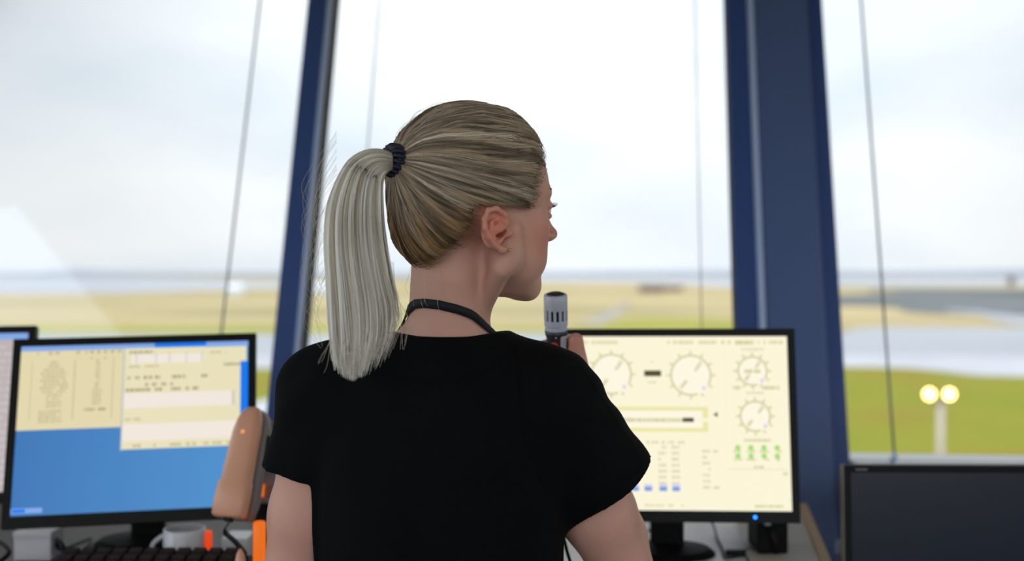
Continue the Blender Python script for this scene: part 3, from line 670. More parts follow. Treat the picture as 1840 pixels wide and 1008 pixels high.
# papers and cables under the right monitor
paper('paper_sheet', [dpt(1165,1004),dpt(1240,1008),dpt(1225,945),dpt(1165,940)], 'white paper sheet on the pale desk, left of the monitor stand')
paper('paper_sheet', [dpt(1240,1015),dpt(1345,1018),dpt(1325,950),dpt(1240,945)], 'white paper sheet on the pale desk, right of the monitor stand')
def dl(px, py, h): x, Y = dpt(px, py, DZ+h); return (x, Y, DZ+h)
o = spline('cable', [dl(1278,936,.02),dl(1284,950,.012),dl(1290,970,.008),dl(1298,985,.007),dl(1302,1000,.006),dl(1310,1002,.007),dl(1340,1000,.010),dl(1345,1020,.006)], .0022, M_black); tag(o, 'thin black cable trailing over the white paper under the dial monitor', 'cable')
o = spline('cable', [dl(1165,955,.020),dl(1175,946,.028),dl(1190,942,.026),dl(1205,946,.02),dl(1215,962,.006)], .0024, M_black); tag(o, 'short black cable bent behind the right arm of the woman', 'cable')
o = empty('cable_clip', dl(1322,1000,.0)); b = MB()
b.box(-.018,.018,-.007,.007,.0,.012); b.build('clip_body', M_black, o, bevel=.002); b = MB(); b.tube([(.016,0,.010),(.028,.004,.016),(.034,.0,.01)], .0015, 6); b.build('clip_tail', M_black, o); tag(o, 'small black clip lying on the white paper under the dial monitor', 'clip')
# black radio receiver with a silver-tipped handset right of the stand
x, Y = dpt(1402, 1010); o = empty('radio_unit', (x, 2.10, DZ))
b = MB(); b.box(-.028, .028, -.04, .05, 0, .075); b.build('body', M_blackm, o, bevel=.005)
b = MB(); b.tube([(.006,-.052,.004),(.0,-.048,.03),(-.009,-.045,.052)], .006, 12); b.build('stalk', M_black, o, smooth=True)
b = MB(); b.lathe([(.002,-.006),(.007,-.003),(.0075,.003),(.003,.007)], 16, Matrix.Translation((-.0115,-.045,.058))); b.build('silver_tip', mat('bright_silver', (190, 198, 210), .25, metal=.6), o, smooth=True)
tag(o, 'black radio unit with a silver tipped stalk under the right corner of the dial monitor', 'radio')
# small chrome post between column and dark monitor
o = empty('chrome_post', (.684, 2.35, .835)); b = MB(); b.tube([(0,0,.0),(0,0,.085)], .012, 14); b.build('post', mat('brushed_steel', (150,140,132), .4, metal=.5), o, smooth=True)
b = MB(); b.lathe([(.004,.0),(.017,.002),(.017,.022),(.012,.026)], 18, Matrix.Translation((0,0,.085))); b.build('cap', mat('pale_blue_cap', (170,186,214), .3), o); tag(o, 'short steel post with a pale cap beside the switched off monitor', 'post')

# ================================================================== the woman
class Field:
    def __init__(s, xs, ys, zs):
        s.xs, s.ys, s.zs = [np.asarray(a, np.float32) for a in (xs, ys, zs)]
        s.F = np.full((len(xs), len(ys), len(zs)), 1.0, np.float32)
    def _sub(s, lo, hi):
        sl = []
        for a, l, h in zip((s.xs, s.ys, s.zs), lo, hi):
            i, j = np.searchsorted(a, l), np.searchsorted(a, h)
            if j-i < 1: return None, None
            sl.append(slice(i, j))
        return tuple(sl), (s.xs[sl[0]][:, None, None], s.ys[sl[1]][None, :, None], s.zs[sl[2]][None, None, :])
    def op(s, fn, lo, hi, k=.01, mode='u'):
        m = k+.02; lo = np.array(lo)-m; hi = np.array(hi)+m
        sl, g = s._sub(lo, hi)
        if sl is None: return
        p = fn(*g).astype(np.float32); a = s.F[sl]
        if mode == 'u':
            h = np.clip(.5+.5*(a-p)/k, 0, 1); s.F[sl] = a*(1-h)+p*h-k*h*(1-h)
        elif mode == 'd':
            p = -p; h = np.clip(.5-.5*(a-p)/k, 0, 1); s.F[sl] = a*(1-h)+p*h+k*h*(1-h)
    def cone(s, a, b, ra, rb, k=.01, mode='u'):
        a, b = np.array(a, float), np.array(b, float); ba = b-a; L2 = ba@ba
        r = max(ra, rb)
        def fn(X, Y, Z):
            h = np.clip(((X-a[0])*ba[0]+(Y-a[1])*ba[1]+(Z-a[2])*ba[2])/L2, 0, 1)
            return np.sqrt((X-a[0]-h*ba[0])**2+(Y-a[1]-h*ba[1])**2+(Z-a[2]-h*ba[2])**2)-(ra+(rb-ra)*h)
        s.op(fn, np.minimum(a, b)-r, np.maximum(a, b)+r, k, mode)
    def chain(s, pts, rs, k=.01):
        for i in range(len(pts)-1): s.cone(pts[i], pts[i+1], rs[i], rs[i+1], k)
    def ell(s, c, r, R=None, k=.01, mode='u'):
        c = np.array(c, float); r = np.array(r, float); R = np.eye(3) if R is None else np.array(R)   # rows of R: local axes
        def fn(X, Y, Z):
            x, y, z = X-c[0], Y-c[1], Z-c[2]
            q = [(R[i][0]*x+R[i][1]*y+R[i][2]*z) for i in range(3)]
            k0 = np.sqrt(sum((q[i]/r[i])**2 for i in range(3))); k1 = np.sqrt(sum((q[i]/r[i]**2)**2 for i in range(3)))+1e-9
            return k0*(k0-1)/k1
        e = np.sqrt(sum((R[i]*r[i])**2 for i in range(3)))
        s.op(fn, c-e, c+e, k, mode)
    def loft(s, secs, k=.02, inset=0, p=2.4):
        secs = sorted(secs); z = np.array([q[0] for q in secs]); C = np.array([q[1:] for q in secs])
        def fn(X, Y, Z):
            zz = Z.ravel(); cx, cy, a, b = [np.interp(zz, z, C[:, i])[None, None, :] for i in range(4)]
            a, b = a-inset, b-inset
            d = ((np.abs((X-cx)/a))**p+(np.abs((Y-cy)/b))**p)**(1/p)
            d = (d-1)*np.minimum(a, b)
            cap = np.maximum(Z-(z[-1]-inset), (z[0]+inset)-Z)
            return np.where(cap > 0, np.sqrt(np.maximum(d, 0)**2+cap**2), np.maximum(d, cap))
        m = max(C[:, 2].max(), C[:, 3].max())
        s.op(fn, [(C[:, 0]-C[:, 2]).min(), (C[:, 1]-C[:, 3]).min(), z[0]], [(C[:, 0]+C[:, 2]).max(), (C[:, 1]+C[:, 3]).max(), z[-1]], k)
    def mesh(s):
        F = s.F; I = F < 0; nx, ny, nz = F.shape
        c = np.zeros((nx-1, ny-1, nz-1), np.uint8)
        for i in (0, 1):
            for j in (0, 1):
                for k in (0, 1): c += I[i:nx-1+i, j:ny-1+j, k:nz-1+k]
        act = np.argwhere((c > 0) & (c < 8)); N = len(act)
        vid = np.full(c.shape, -1, np.int32); vid[act[:, 0], act[:, 1], act[:, 2]] = np.arange(N)
        offs = np.array([(i, j, k) for i in (0, 1) for j in (0, 1) for k in (0, 1)])
        val = np.stack([F[act[:, 0]+o[0], act[:, 1]+o[1], act[:, 2]+o[2]] for o in offs], 1)
        acc = np.zeros((N, 3)); cnt = np.zeros(N)
        for a in range(8):
            for b in range(a+1, 8):
                d = offs[b]-offs[a]
                if np.abs(d).sum() != 1: continue
                cr = (val[:, a] < 0) != (val[:, b] < 0)
                t = val[cr, a]/(val[cr, a]-val[cr, b])
                acc[cr] += offs[a]+t[:, None]*d; cnt[cr] += 1
        loc = acc/cnt[:, None]
        V = np.empty((N, 3))
        for ax, arr in enumerate((s.xs, s.ys, s.zs)):
            i = act[:, ax]; V[:, ax] = arr[i]+loc[:, ax]*(arr[i+1]-arr[i])
        Q = []
        for ax in range(3):
            sl0 = [slice(1, -1)]*3; sl1 = [slice(1, -1)]*3; sl0[ax] = slice(0, -1); sl1[ax] = slice(1, None)
            A0, A1 = I[tuple(sl0)], I[tuple(sl1)]
            e = np.argwhere(A0 != A1); flip = A0[e[:, 0], e[:, 1], e[:, 2]]
            base = e.copy()
            for q in range(3):
                if q != ax: base[:, q] += 1
            u, v = [(1, 2), (2, 0), (0, 1)][ax]
            ids = []
            for du, dv_ in ((-1, -1), (0, -1), (0, 0), (-1, 0)):
                g = base.copy(); g[:, u] += du; g[:, v] += dv_; ids.append(vid[g[:, 0], g[:, 1], g[:, 2]])
            q = np.stack(ids, 1); q[~flip] = q[~flip][:, ::-1]; Q.append(q)
        Q = np.concatenate(Q); Q = Q[(Q >= 0).all(1)]
        return V, Q
    def sample(s, P):
        out = []
        idx = []
        for ax, arr in enumerate((s.xs, s.ys, s.zs)):
            i = np.clip(np.searchsorted(arr, P[:, ax])-1, 0, len(arr)-2); f = np.clip((P[:, ax]-arr[i])/(arr[i+1]-arr[i]), 0, 1); idx.append((i, f))
        (i, fx), (j, fy), (k, fz) = idx; r = 0
        for a in (0, 1):
            for b in (0, 1):
                for c in (0, 1):
                    r = r+s.F[i+a, j+b, k+c]*(fx if a else 1-fx)*(fy if b else 1-fy)*(fz if c else 1-fz)
        return r
    def hit(s, o, d, t0, t1, n=200):
        """first surface point along o + t d"""
        t = np.linspace(t0, t1, n); P = np.array(o)+t[:, None]*np.array(d); v = s.sample(P)
        w_ = np.where(v < 0)[0]
        if len(w_) == 0: return None
        i = w_[0]
        if i == 0: return P[0]
        f = v[i-1]/(v[i-1]-v[i]); return P[i-1]+(P[i]-P[i-1])*f
def relax(V, Q, it=1, lam=.5):
    for _ in range(it):
        acc = np.zeros_like(V); cnt = np.zeros(len(V))
        for a in range(4):
            b = Q[:, (a+1) % 4]; np.add.at(acc, Q[:, a], V[b]); np.add.at(acc, b, V[Q[:, a]])
            cnt += np.bincount(Q[:, a], minlength=len(V))+np.bincount(b, minlength=len(V))
        V = V+(acc/np.maximum(cnt, 1)[:, None]-V)*lam
    return V
def grid(*segs):
    """segs: (start, end, step) ..."""
    out = [segs[0][0]]
    for a, b, h in segs:
        n = max(1, round((b-a)/h)); out += list(np.linspace(a, b, n+1)[1:])
    return np.array(out)

# head frame: F forward, R towards her right, U up
HC = np.array([-.0415, 1.40, 1.579]); TH = math.radians(35)
HF = np.array([math.cos(TH), math.sin(TH), 0]); HR = np.array([math.sin(TH), -math.cos(TH), 0]); HU = np.array([0, 0, 1.])
HM = np.array([HF, HR, HU])
def hp(f, r, u): return HC+f*HF+r*HR+u*HU

bf = Field(grid((-.37,-.15,.004), (-.15,-.055,.0021), (-.055,.0,.0014), (.0,.135,.0021), (.135,.25,.004)),
           grid((1.24,1.31,.004), (1.31,1.365,.0014), (1.365,1.67,.0021), (1.67,1.92,.004)),
           grid((0,.97,.012), (.97,1.30,.004), (1.30,1.525,.0021), (1.525,1.60,.0014), (1.60,1.73,.003)))
# --- torso
def zy(py): return 1.5-(py-490)*.000695
def xx(px): return (px-920)*.000695
TOR = [(.93,-.083,1.43,.172,.112),(1.00,-.084,1.43,.165,.104),(1.06,-.085,1.432,.150,.097),(1.14,-.0875,1.435,.153,.100),(1.215,-.089,1.435,.158,.108),(1.285,-.088,1.432,.165,.108),
       (1.345,-.088,1.430,.163,.098),(1.375,-.088,1.428,.150,.086),(1.392,-.087,1.427,.120,.074),(1.405,-.083,1.425,.092,.064)]
bf.loft(TOR, k=.03, inset=.010, p=2.3)
bf.ell((-.084,1.435,.93), (.168,.115,.12), k=.04)
# trapezius, neck
neck0 = np.array([-.081,1.420,1.405]); neck1 = np.array([-.076,1.398,1.530])
bf.cone(neck0, neck1, .0500, .0465, .012)
bf.cone((-.079,1.405,1.410), (-.175,1.42,1.378), .036, .034, .025); bf.cone((-.079,1.405,1.410), (.010,1.42,1.370), .036, .030, .025)
bf.cone((-.072,1.376,1.49), (-.078,1.392,1.40), .026, .028, .02)      # nape muscles
bf.cone(hp(-.005,.055,-.075), (-.062,1.455,1.40), .012, .010, .012)   # sternomastoid
# --- arms
SR = np.array([.050,1.425,1.340]); ER = np.array([.163,1.50,1.066]); WR = np.array([.104,1.608,1.290])
SL = np.array([-.232,1.43,1.350]); EL = np.array([-.288,1.455,1.067]); WL = np.array([-.250,1.665,1.030])
m1 = SR+(ER-SR)*.55; bf.chain([SR, m1, ER], [.052, .0455, .037], .02); bf.chain([ER, ER+(WR-ER)*.35, WR], [.036, .038, .0245], .012)
m2 = SL+(EL-SL)*.55; bf.chain([SL, m2, EL], [.050, .0425, .036], .02); bf.chain([EL, EL+(WL-EL)*.35, WL], [.035, .036, .0245], .012)
bf.ell(SR+np.array([.008,0,-.005]), (.046,.046,.048), k=.03); bf.ell(SL+np.array([-.008,0,-.005]), (.048,.048,.052), k=.03)
# --- right hand round the microphone (mic axis at MX, MY)
MX, MY = .0612, 1.600
tips = []
for i, (z, ln) in enumerate(((1.404,1.0),(1.385,1.05),(1.366,1.0),(1.349,.86))):
    my = MY+(1.470-z)*.231-.003; mcp = np.array([.0900-.0005*i, my-.006, z]); pip = np.array([.0845, my+.030*ln, z-.002]); dip = np.array([.060, my+.032*ln, z-.006]); tip = np.array([.0405, my+.0195*ln, z-.009])
    r0 = .0092-.0004*i
    bf.cone(WR+np.array([0,0,.012]), mcp, .0165, .0105, .008)
    bf.chain([mcp, pip, dip, tip], [r0+.0012, r0, r0-.0008, r0-.0018], .0022)
bf.ell((.0925, MY+.018, 1.345), (.011,.028,.040), k=.01)
bf.chain([WR+np.array([-.004,-.010,.012]), (.091,1.592,1.335), (.080,1.5870,1.362), (.0615,1.5915,1.388)], [.015,.0145,.0115,.0085], .006)
# --- left hand flat on the desk
palm = WL+np.array([.008,.062,-.022]); bf.ell(palm, (.036,.045,.0125), k=.01); bf.cone(WL, palm, .022, .015, .012)
for i, (dx, ln, a) in enumerate(((.027,.070,.12),(.010,.078,.03),(-.008,.072,-.05),(-.025,.056,-.14))):
    k0 = palm+np.array([dx,.036,.003]); k1 = k0+np.array([math.sin(a)*ln*.5, ln*.5, .004]); k2 = k0+np.array([math.sin(a)*ln*.8, ln*.8, -.006]); k3 = k0+np.array([math.sin(a)*ln, ln, -.012])
    bf.chain([k0, k1, k2, k3], [.0095,.0085,.0078,.0065], .003)
bf.chain([palm+np.array([.018,-.03,.0]), palm+np.array([.046,.0,-.004]), palm+np.array([.060,.026,-.006])], [.014,.0105,.0082], .006)
# --- legs
for sx in (-1, 1):
    hip = np.array([-.084+sx*.085,1.43,.90]); kn = np.array([-.084+sx*.095,1.425,.48]); an = np.array([-.084+sx*.10,1.445,.09])
    bf.chain([hip, kn, (kn+an)/2+np.array([0,.01,.05]), an], [.082,.052,.050,.034], .03)
    bf.cone(an+np.array([0,-.02,-.05]), an+np.array([sx*.02,.15,-.06]), .030, .022, .02)
# --- head
E_ = lambda c, r, k=.01, mode='u': bf.ell(hp(*c), r, HM, k, mode)
def C_(a, b, ra, rb, k=.008, mode='u'): bf.cone(hp(*a), hp(*b), ra, rb, k, mode)
E_((-.014,0,.030), (.091,.072,.081), .01)
E_((.028,0,.024), (.065,.065,.080), .015)
E_((.034,0,-.030), (.056,.059,.058), .013)
E_((.034,0,-.066), (.056,.050,.040), .015)
for q in (-1, 1):
    C_((.008,q*.050,-.060), (.066,q*.012,-.1005), .018, .0125, .012)
    C_((.006,q*.056,-.030), (.008,q*.050,-.060), .016, .018, .015)
    E_((.049,q*.040,-.026), (.024,.020,.024), .015)              # cheek
    E_((.044,q*.035,-.060), (.028,.020,.028), .015)
    E_((.069,q*.026,.020), (.013,.026,.009), .010)
E_((.050,0,-.092), (.038,.030,.016), .012)                          # under the chin
E_((.0735,0,-.100), (.0135,.018,.0135), .010)
for q in (-1, 1): E_((.0945,q*.031,-.001), (.012,.0155,.0105), .008, 'd')
for q in (-1, 1):
    E_((.0735,q*.031,.0045), (.0135,.0165,.0085), .003); E_((.0735,q*.031,-.0085), (.0125,.0160,.0060), .003)            # lids
C_((.086,0,.012), (.1095,0,-.027), .0065, .0072, .008)
E_((.1105,0,-.0295), (.0095,.0095,.0080), .005)
for q in (-1, 1): E_((.098,q*.0115,-.033), (.0115,.0068,.0066), .004); E_((.105,q*.0055,-.0380), (.0045,.0026,.003), .002, 'd')
E_((.088,0,-.046), (.008,.016,.010), .008)
E_((.0885,0,-.0605), (.0075,.0205,.0050), .004); E_((.0868,0,-.0700), (.0080,.0180,.0058), .004)
E_((.0968,0,-.0650), (.006,.022,.0010), .0015, 'd')
# --- ears (b back, u up on the ear plate)
EARP = []
for q in (1, -1):
    O = np.array([-.0275, q*.0775, -.0290]); eb = np.array([-math.cos(.13), q*math.sin(.13), 0]); eu = np.array([-.12, 0, .993]); eo = np.cross(eb, eu)*q
    eo = eo/np.linalg.norm(eo)*1.0
    if eo[1]*q < 0: eo = -eo
    def ear(b_, u_, o_=0): v = O+b_*1.2*eb+u_*.88*eu+o_*eo; return hp(*v)
    RM = np.array([eb@HM, eu@HM, eo@HM])
    bf.ell(ear(.001,.001,-.002), (.0190,.0240,.0042), RM, .004)
    C_((-.018,q*.058,-.028), (O[0]+.003,q*.0765,O[2]), .016, .012, .006)
    hx_ = [(-.011,.001,.001),(-.0135,.010,.003),(-.011,.020,.004),(-.001,.0275,.0045),(.010,.0245,.005),(.0165,.013,.0055),(.0165,.001,.005),(.012,-.011,.004),(.005,-.021,.0035),(-.003,-.0275,.003),(-.0095,-.0255,.0025)]
    H_ = [ear(*t) for t in hx_]; bf.chain(H_, [.0026,.003,.0033,.0035,.0035,.0034,.0033,.0033,.0037,.0046,.0040], .0022)
    bf.ell(ear(.0045,.012,.003), (.008,.0065,.004), RM, .002, 'd')
    bf.ell(ear(-.0035,-.0045,.003), (.0085,.0100,.0070), RM, .002, 'd')
    bf.ell(ear(-.0075,-.003,-.003), (.0055,.0065,.010), RM, .002, 'd')
    bf.chain([ear(-.004,.016,.0015), ear(.006,.0095,.003), ear(.0085,-.002,.003), ear(.004,-.013,.0025)], [.0018,.0024,.0024,.002], .002)
    bf.ell(ear(-.0155,-.0045,.0025), (.0040,.0055,.004), RM, .003)
    if q == 1: EARP = [ear(.002,0,0), ear(-.0105,-.0245,.0065)]
V, Q = bf.mesh(); V = relax(V, Q, 2, .5)
# skin tint: redder ear, cheek, nose, knuckles; small moles
tint = np.ones((len(V), 3))
def blush(c, r, col):
    d = np.linalg.norm(V-np.array(c), axis=1)/r; k_ = np.exp(-d**2)[:, None]; tint[:] = tint*(1-k_)+np.array(col)*k_
blush(EARP[0], .026, (1.08,.66,.58)); blush(hp(.062,.052,-.035), .030, (1.02,.74,.74)); blush(hp(.112,0,-.030), .014, (1.0,.72,.72))
blush(hp(.085,.03,-.005), .016, (.86,.72,.76)); blush(hp(.092,0,-.065), .013, (.98,.55,.55)); blush((.09,1.6,1.41), .03, (1.0,.80,.76)); blush((.0615,1.5915,1.388), .016, (1.05,.74,.66))
M_skin = mat('fair_skin', (214, 164, 146), .48, var=.05, scale=45, bump=.12, bscale=420, sss=.12, attr='tint', spec=.35)
woman = empty('person', (-.084, 1.43, 0))
WP = Vector((-.084, 1.43, 0))
def wchild(name, V, F, m, parent=None, **k):
    return nmesh(name, np.asarray(V)-np.array(WP), F, m, parent or woman, **k)
body = wchild('body', V, Q, M_skin, col=tint)
tag(woman, 'blonde woman with ponytail and black t-shirt, seen from behind, holding a microphone', 'person')
# eyes, brows, lashes
M_eyew = mat('eye_white', (226, 222, 218), .15, var=.01); M_iris = mat('blue_grey_iris', (92, 112, 130), .2); M_hairb = mat('dark_blond_lash', (92, 74, 58), .6)
for q in (1, -1):
    b = MB(); cen = hp(.0742, q*.031, -.0015)-np.array(WP)
    Mx = Matrix(((HF[0],HR[0],0,cen[0]),(HF[1],HR[1],0,cen[1]),(0,0,1,cen[2]),(0,0,0,1)))
    b.lathe([(.0006,-.0119),(.006,-.0103),(.0103,-.006),(.0119,0),(.0103,.006),(.006,.0103),(.0006,.0119)], 20, Mx @ Matrix.Rotation(math.pi/2, 4, 'Y')); ey = b.build('eye', M_eyew, woman, smooth=True)
    b = MB(); b.lathe([(.0056,.0104),(.003,.0116),(.0004,.0121)], 18, Mx @ Matrix.Rotation(math.pi/2, 4, 'Y')); b.build('iris', M_iris, ey, smooth=True)
    b = MB()
    for i in range(14):
        r_ = .020+.0016*i*1.0; r0 = q*r_; u0 = .0052-.00006*(i-6)**2
        fr_ = bf.hit(hp(.13, r0, u0), -HF, 0, .08, 80)
        if fr_ is None: continue
        p = fr_-np.array(WP); b.tube([p, p+.004*HF+.001*HU, p+.0072*HF+q*.0015*HR+.0042*HU], [.00035,.0003,.0001], 4)
    b.build('eyelashes', M_hairb, woman)
    b = MB()
    for i in range(46):
        t = i/45; r0 = q*(.014+.034*t); u0 = .021+.007*math.sin(t*2.2)-.004*t+RNG.uniform(-.0012,.0012)
        fr_ = bf.hit(hp(.13, r0, u0), -HF, 0, .09, 90)
        if fr_ is None: continue
        p = fr_-np.array(WP); f2 = bf.hit(hp(.13, r0+q*.006, u0+.0005), -HF, 0, .09, 90)
        if f2 is None: continue
        p2 = f2-np.array(WP); b.tube([p, (p+p2)/2+.0006*HF, p2+.0003*HF], [.00035,.00035,.0001], 4)
    b.build('eyebrow', M_hairb, woman)
# earring
b = MB(); ep = EARP[1]-np.array(WP)
for a in range(5):
    o2 = ep+.0022*(math.cos(a*1.257)*HF+math.sin(a*1.257)*HU); b.lathe([(.0002,-.0013),(.0013,-.0004),(.0013,.0006),(.0002,.0013)], 8, Matrix.Translation(o2))
b.build('earring', mat('pale_gold', (236, 214, 160), .2, metal=.9), woman, smooth=True)['label'] = 'small pale gold stud earring'

# --- t-shirt
sf = Field(grid((-.34,.22,.0034)), grid((1.27,1.58,.0034)), grid((.90,1.45,.0034)))
sf.loft(TOR[:-1]+[(1.405,-.083,1.425,.100,.066),(1.428,-.081,1.42,.066,.058)], k=.03, p=2.3)
sf.cone((xx(840),1.42,zy(636)), (xx(970),1.425,zy(726)), .044, .066, .03)
sf.cone((xx(790),1.42,zy(632)), (xx(612),1.43,zy(706)), .044, .062, .03)
a0 = np.array([xx(975),1.425,zy(724)]); a1 = np.array([xx(1091),1.470,zy(893)]); da = (a1-a0)/np.linalg.norm(a1-a0)
sf.cone(a0, a1+da*.06, .0710, .0765, .025)
l0 = np.array([xx(606),1.43,zy(706)]); l1 = np.array([xx(536),1.445,zy(856)]); dl_ = (l1-l0)/np.linalg.norm(l1-l0)
sf.cone(l0, l1+dl_*.03, .062, .048, .025)
# the cloth never dips into the body
Gx, Gy, Gz = np.meshgrid(sf.xs, sf.ys, sf.zs, indexing='ij'); bv = bf.sample(np.stack([Gx, Gy, Gz], -1).reshape(-1, 3)).reshape(Gx.shape)-.0045
bv = np.where(Gy > 1.515, 1.0, bv); h_ = np.clip(.5+.5*(sf.F-bv)/.006, 0, 1); sf.F = (sf.F*(1-h_)+bv*h_-.006*h_*(1-h_)).astype(np.float32); del Gx, Gy, Gz, bv, h_
# cut the sleeve ends and hollow them
nr = np.array([.577,.10,-.80]); nr /= np.linalg.norm(nr)
def plane_cut(pt, n, lo, hi, axis_side=None):
    sl, g = sf._sub(np.array(lo), np.array(hi)); X, Y, Z = g
    d = (X-pt[0])*n[0]+(Y-pt[1])*n[1]+(Z-pt[2])*n[2]
    sf.F[sl] = np.maximum(sf.F[sl], d.astype(np.float32))
plane_cut(a1, nr, (xx(1012),1.2,.90), (.3,1.7,1.40))
nl = np.array([-.20,.0,-.98]); nl /= np.linalg.norm(nl)
plane_cut(l1, nl, (-.4,1.2,.90), (xx(566),1.7,1.30))
sf.cone(a0+da*.15, a1+da*.08, .050, .0625, .004, 'd')
# neck opening
sf.cone((-.079,1.418,1.385), (-.078,1.413,1.440), .074, .0575, .02)
Xn, Yn, Zn = sf.xs[:, None, None], sf.ys[None, :, None], sf.zs[None, None, :]
cutp = Zn-(1.4235+.10*np.clip(np.abs(Xn+.082)-.03, 0, .05)-1.1*np.clip(Yn-1.425, 0, .2))
sf.F = np.where(np.sqrt((Xn+.079)**2+(Yn-1.42)**2) < .125, np.maximum(sf.F, cutp), sf.F).astype(np.float32)
# soft folds
Xg, Yg, Zg = sf.xs[:, None, None], sf.ys[None, :, None], sf.zs[None, None, :]
fold = .0022*np.sin(Xg*62+Zg*20+3*np.sin(Zg*9))*np.clip((1.33-Zg)/.2, 0, 1)+.0011*np.sin((Xg-Zg*.62+.012*np.sin(Zg*30))*105)*np.clip((np.abs(Xg+.085)-.12)/.06, 0, 1)*np.clip((Zg-1.12)/.1, 0, 1)
sf.F += fold.astype(np.float32)
Vs, Qs = sf.mesh(); Vs = relax(Vs, Qs, 2, .5)
M_shirt = mat('black_jersey', (7, 8, 11), .9, var=.25, scale=8, bump=.35, bscale=900, spec=.14)
wchild('t_shirt', Vs, Qs, M_shirt)
def on_shirt(px, py, off=.0006):
    d = at(px, py, 1.0)-EYE; d = d/np.linalg.norm(d); h_ = sf.hit(EYE, d, 1.1, 1.7, 500)
    return None if h_ is None else h_-d*off
def seam(pts, label=None, r=.0009):
    P = cat_rom([(x, y, 0) for x, y in pts], 50); L_ = [on_shirt(p[0], p[1], 0) for p in P]; L_ = [np.array(q)-np.array(WP) for q in L_ if q is not None]
    if len(L_) > 3: b = MB(); b.tube(L_, r, 6); o = b.build('seam', M_shirt, woman, smooth=True)
seam([(690,672),(730,683),(780,688),(830,683),(870,668),(902,655)])
seam([(928,622),(932,680),(938,740),(948,800),(975,870)])
seam([(1003,939),(1030,935),(1060,916),(1095,890),(1120,868),(1158,834)])
seam([(1040,655),(1075,705),(1110,760),(1150,825)], r=.0007)

# --- trousers and shoes
tf = Field(grid((-.30,.12,.008)), grid((1.28,1.60,.008)), grid((.02,1.02,.010)))
tf.ell((-.084,1.435,.93), (.176,.120,.10), k=.04)
for sx in (-1, 1):
    hip = np.array([-.084+sx*.085,1.43,.90]); kn = np.array([-.084+sx*.095,1.425,.48]); an = np.array([-.084+sx*.10,1.445,.10])
    tf.chain([hip, kn, an], [.092,.066,.056], .03)
    def cutf(X, Y, Z): return Z-.07+0*X+0*Y
    tf.cone(an+np.array([0,0,-.06]), an+np.array([0,0,.0]), .045, .045, .002, 'd')
Vt, Qt = tf.mesh(); wchild('trousers', relax(Vt, Qt, 2), Qt, mat('dark_denim', (36, 42, 58), .85, var=.1))
for sx in (-1, 1):
    an = np.array([-.084+sx*.10,1.445,.09]); c = an+np.array([sx*.01,.05,0])
    hf_ = Field(grid((c[0]-.09,c[0]+.09,.005)), grid((c[1]-.16,c[1]+.18,.005)), grid((-.01,.16,.005)))
    hf_.cone(an+np.array([0,-.02,-.045]), an+np.array([sx*.02,.15,-.055]), .042, .034, .02); hf_.cone(an, an+np.array([0,-.01,-.03]), .042, .044, .02)
    X, Y, Z = hf_.xs[:, None, None], hf_.ys[None, :, None], hf_.zs[None, None, :]; hf_.F = np.maximum(hf_.F, (.001-Z)+0*X+0*Y).astype(np.float32)
    Vh, Qh = hf_.mesh(); wchild('shoe', Vh, Qh, mat('black_leather', (20, 20, 22), .4))

# --- lanyard round the neck
M_lan = mat('black_woven_band', (13, 15, 24), .75, bump=.3, bscale=700)
top_, botm = [], []
def neck_hit(ang, z):
    c = np.array([-.077, 1.412, z]); d = np.array([math.cos(ang), math.sin(ang), 0])
    t = np.linspace(.02, .12, 160); P = c+t[:, None]*d; v = bf.sample(P); i = np.where(v > 0)[0]
    i = i[0] if len(i) else 159
    return P[i]+d*.0016
# angle -90 deg is the nape; heights follow the photograph, dropping to the front
angs = np.radians([-270,-245,-215,-180,-160,-140,-120,-100,-80,-60,-40,-20,5,35,90])
zs_ = [1.372,1.384,1.412,1.442,1.455,1.462,1.4635,1.462,1.457,1.450,1.440,1.430,1.416,1.396,1.372]
zz = np.interp(np.linspace(0,1,90), np.linspace(0,1,15), zs_); aa = np.interp(np.linspace(0,1,90), np.linspace(0,1,15), angs)
Vl, Fl = [], []
for i in range(90):
    for w_ in (-.0056, .0056):
        p = neck_hit(aa[i], zz[i]+w_); Vl.append(p)
    c = np.array([-.077, 1.412, 0]); 
    for w_ in (.0056, -.0056):
        p = neck_hit(aa[i], zz[i]+w_); d = p-c; d[2] = 0; Vl.append(p+d/np.linalg.norm(d)*.0014)
    if i:
        o_ = 4*i; 
        for k in range(4): Fl.append((o_-4+k, o_-4+(k+1) % 4, o_+(k+1) % 4, o_+k))
wchild('lanyard', Vl, Fl, M_lan, smooth=False)

# --- hair
HO = np.array([-.010, 0, .022])
def hair_sdf(P):
    d = None
    for c, r in (((-.014,0,.036), (.1055,.0795,.0925)), ((-.038,0,-.012), (.078,.064,.074)), ((-.012,0,.012), (.085,.0750,.066)), ((.018,0,.050), (.062,.066,.070)), ((-.080,0,.052),(.032,.034,.034))):
        c, r = np.array(c), np.array(r); q = (P-c); k0 = np.sqrt(((q/r)**2).sum(-1)); k1 = np.sqrt(((q/r**2)**2).sum(-1))+1e-9; e = k0*(k0-1)/k1
        if d is None: d = e
        else: h = np.clip(.5+.5*(d-e)/.018, 0, 1); d = d*(1-h)+e*h-.018*h*(1-h)
    return d
def hair_R(dirs):
    lo = np.full(dirs.shape[:-1], .02); hi = np.full(dirs.shape[:-1], .16)
    for _ in range(18):
        m = (lo+hi)/2; v = hair_sdf(HO+dirs*m[..., None]) < 0; lo = np.where(v, m, lo); hi = np.where(v, hi, m)
    return lo
TIE = np.array([-.117, .0, .052])
pd = (TIE-HO)/np.linalg.norm(TIE-HO); e1 = np.cross(pd, [0, 1, 0]); e1 /= np.linalg.norm(e1); e2 = np.cross(pd, e1)
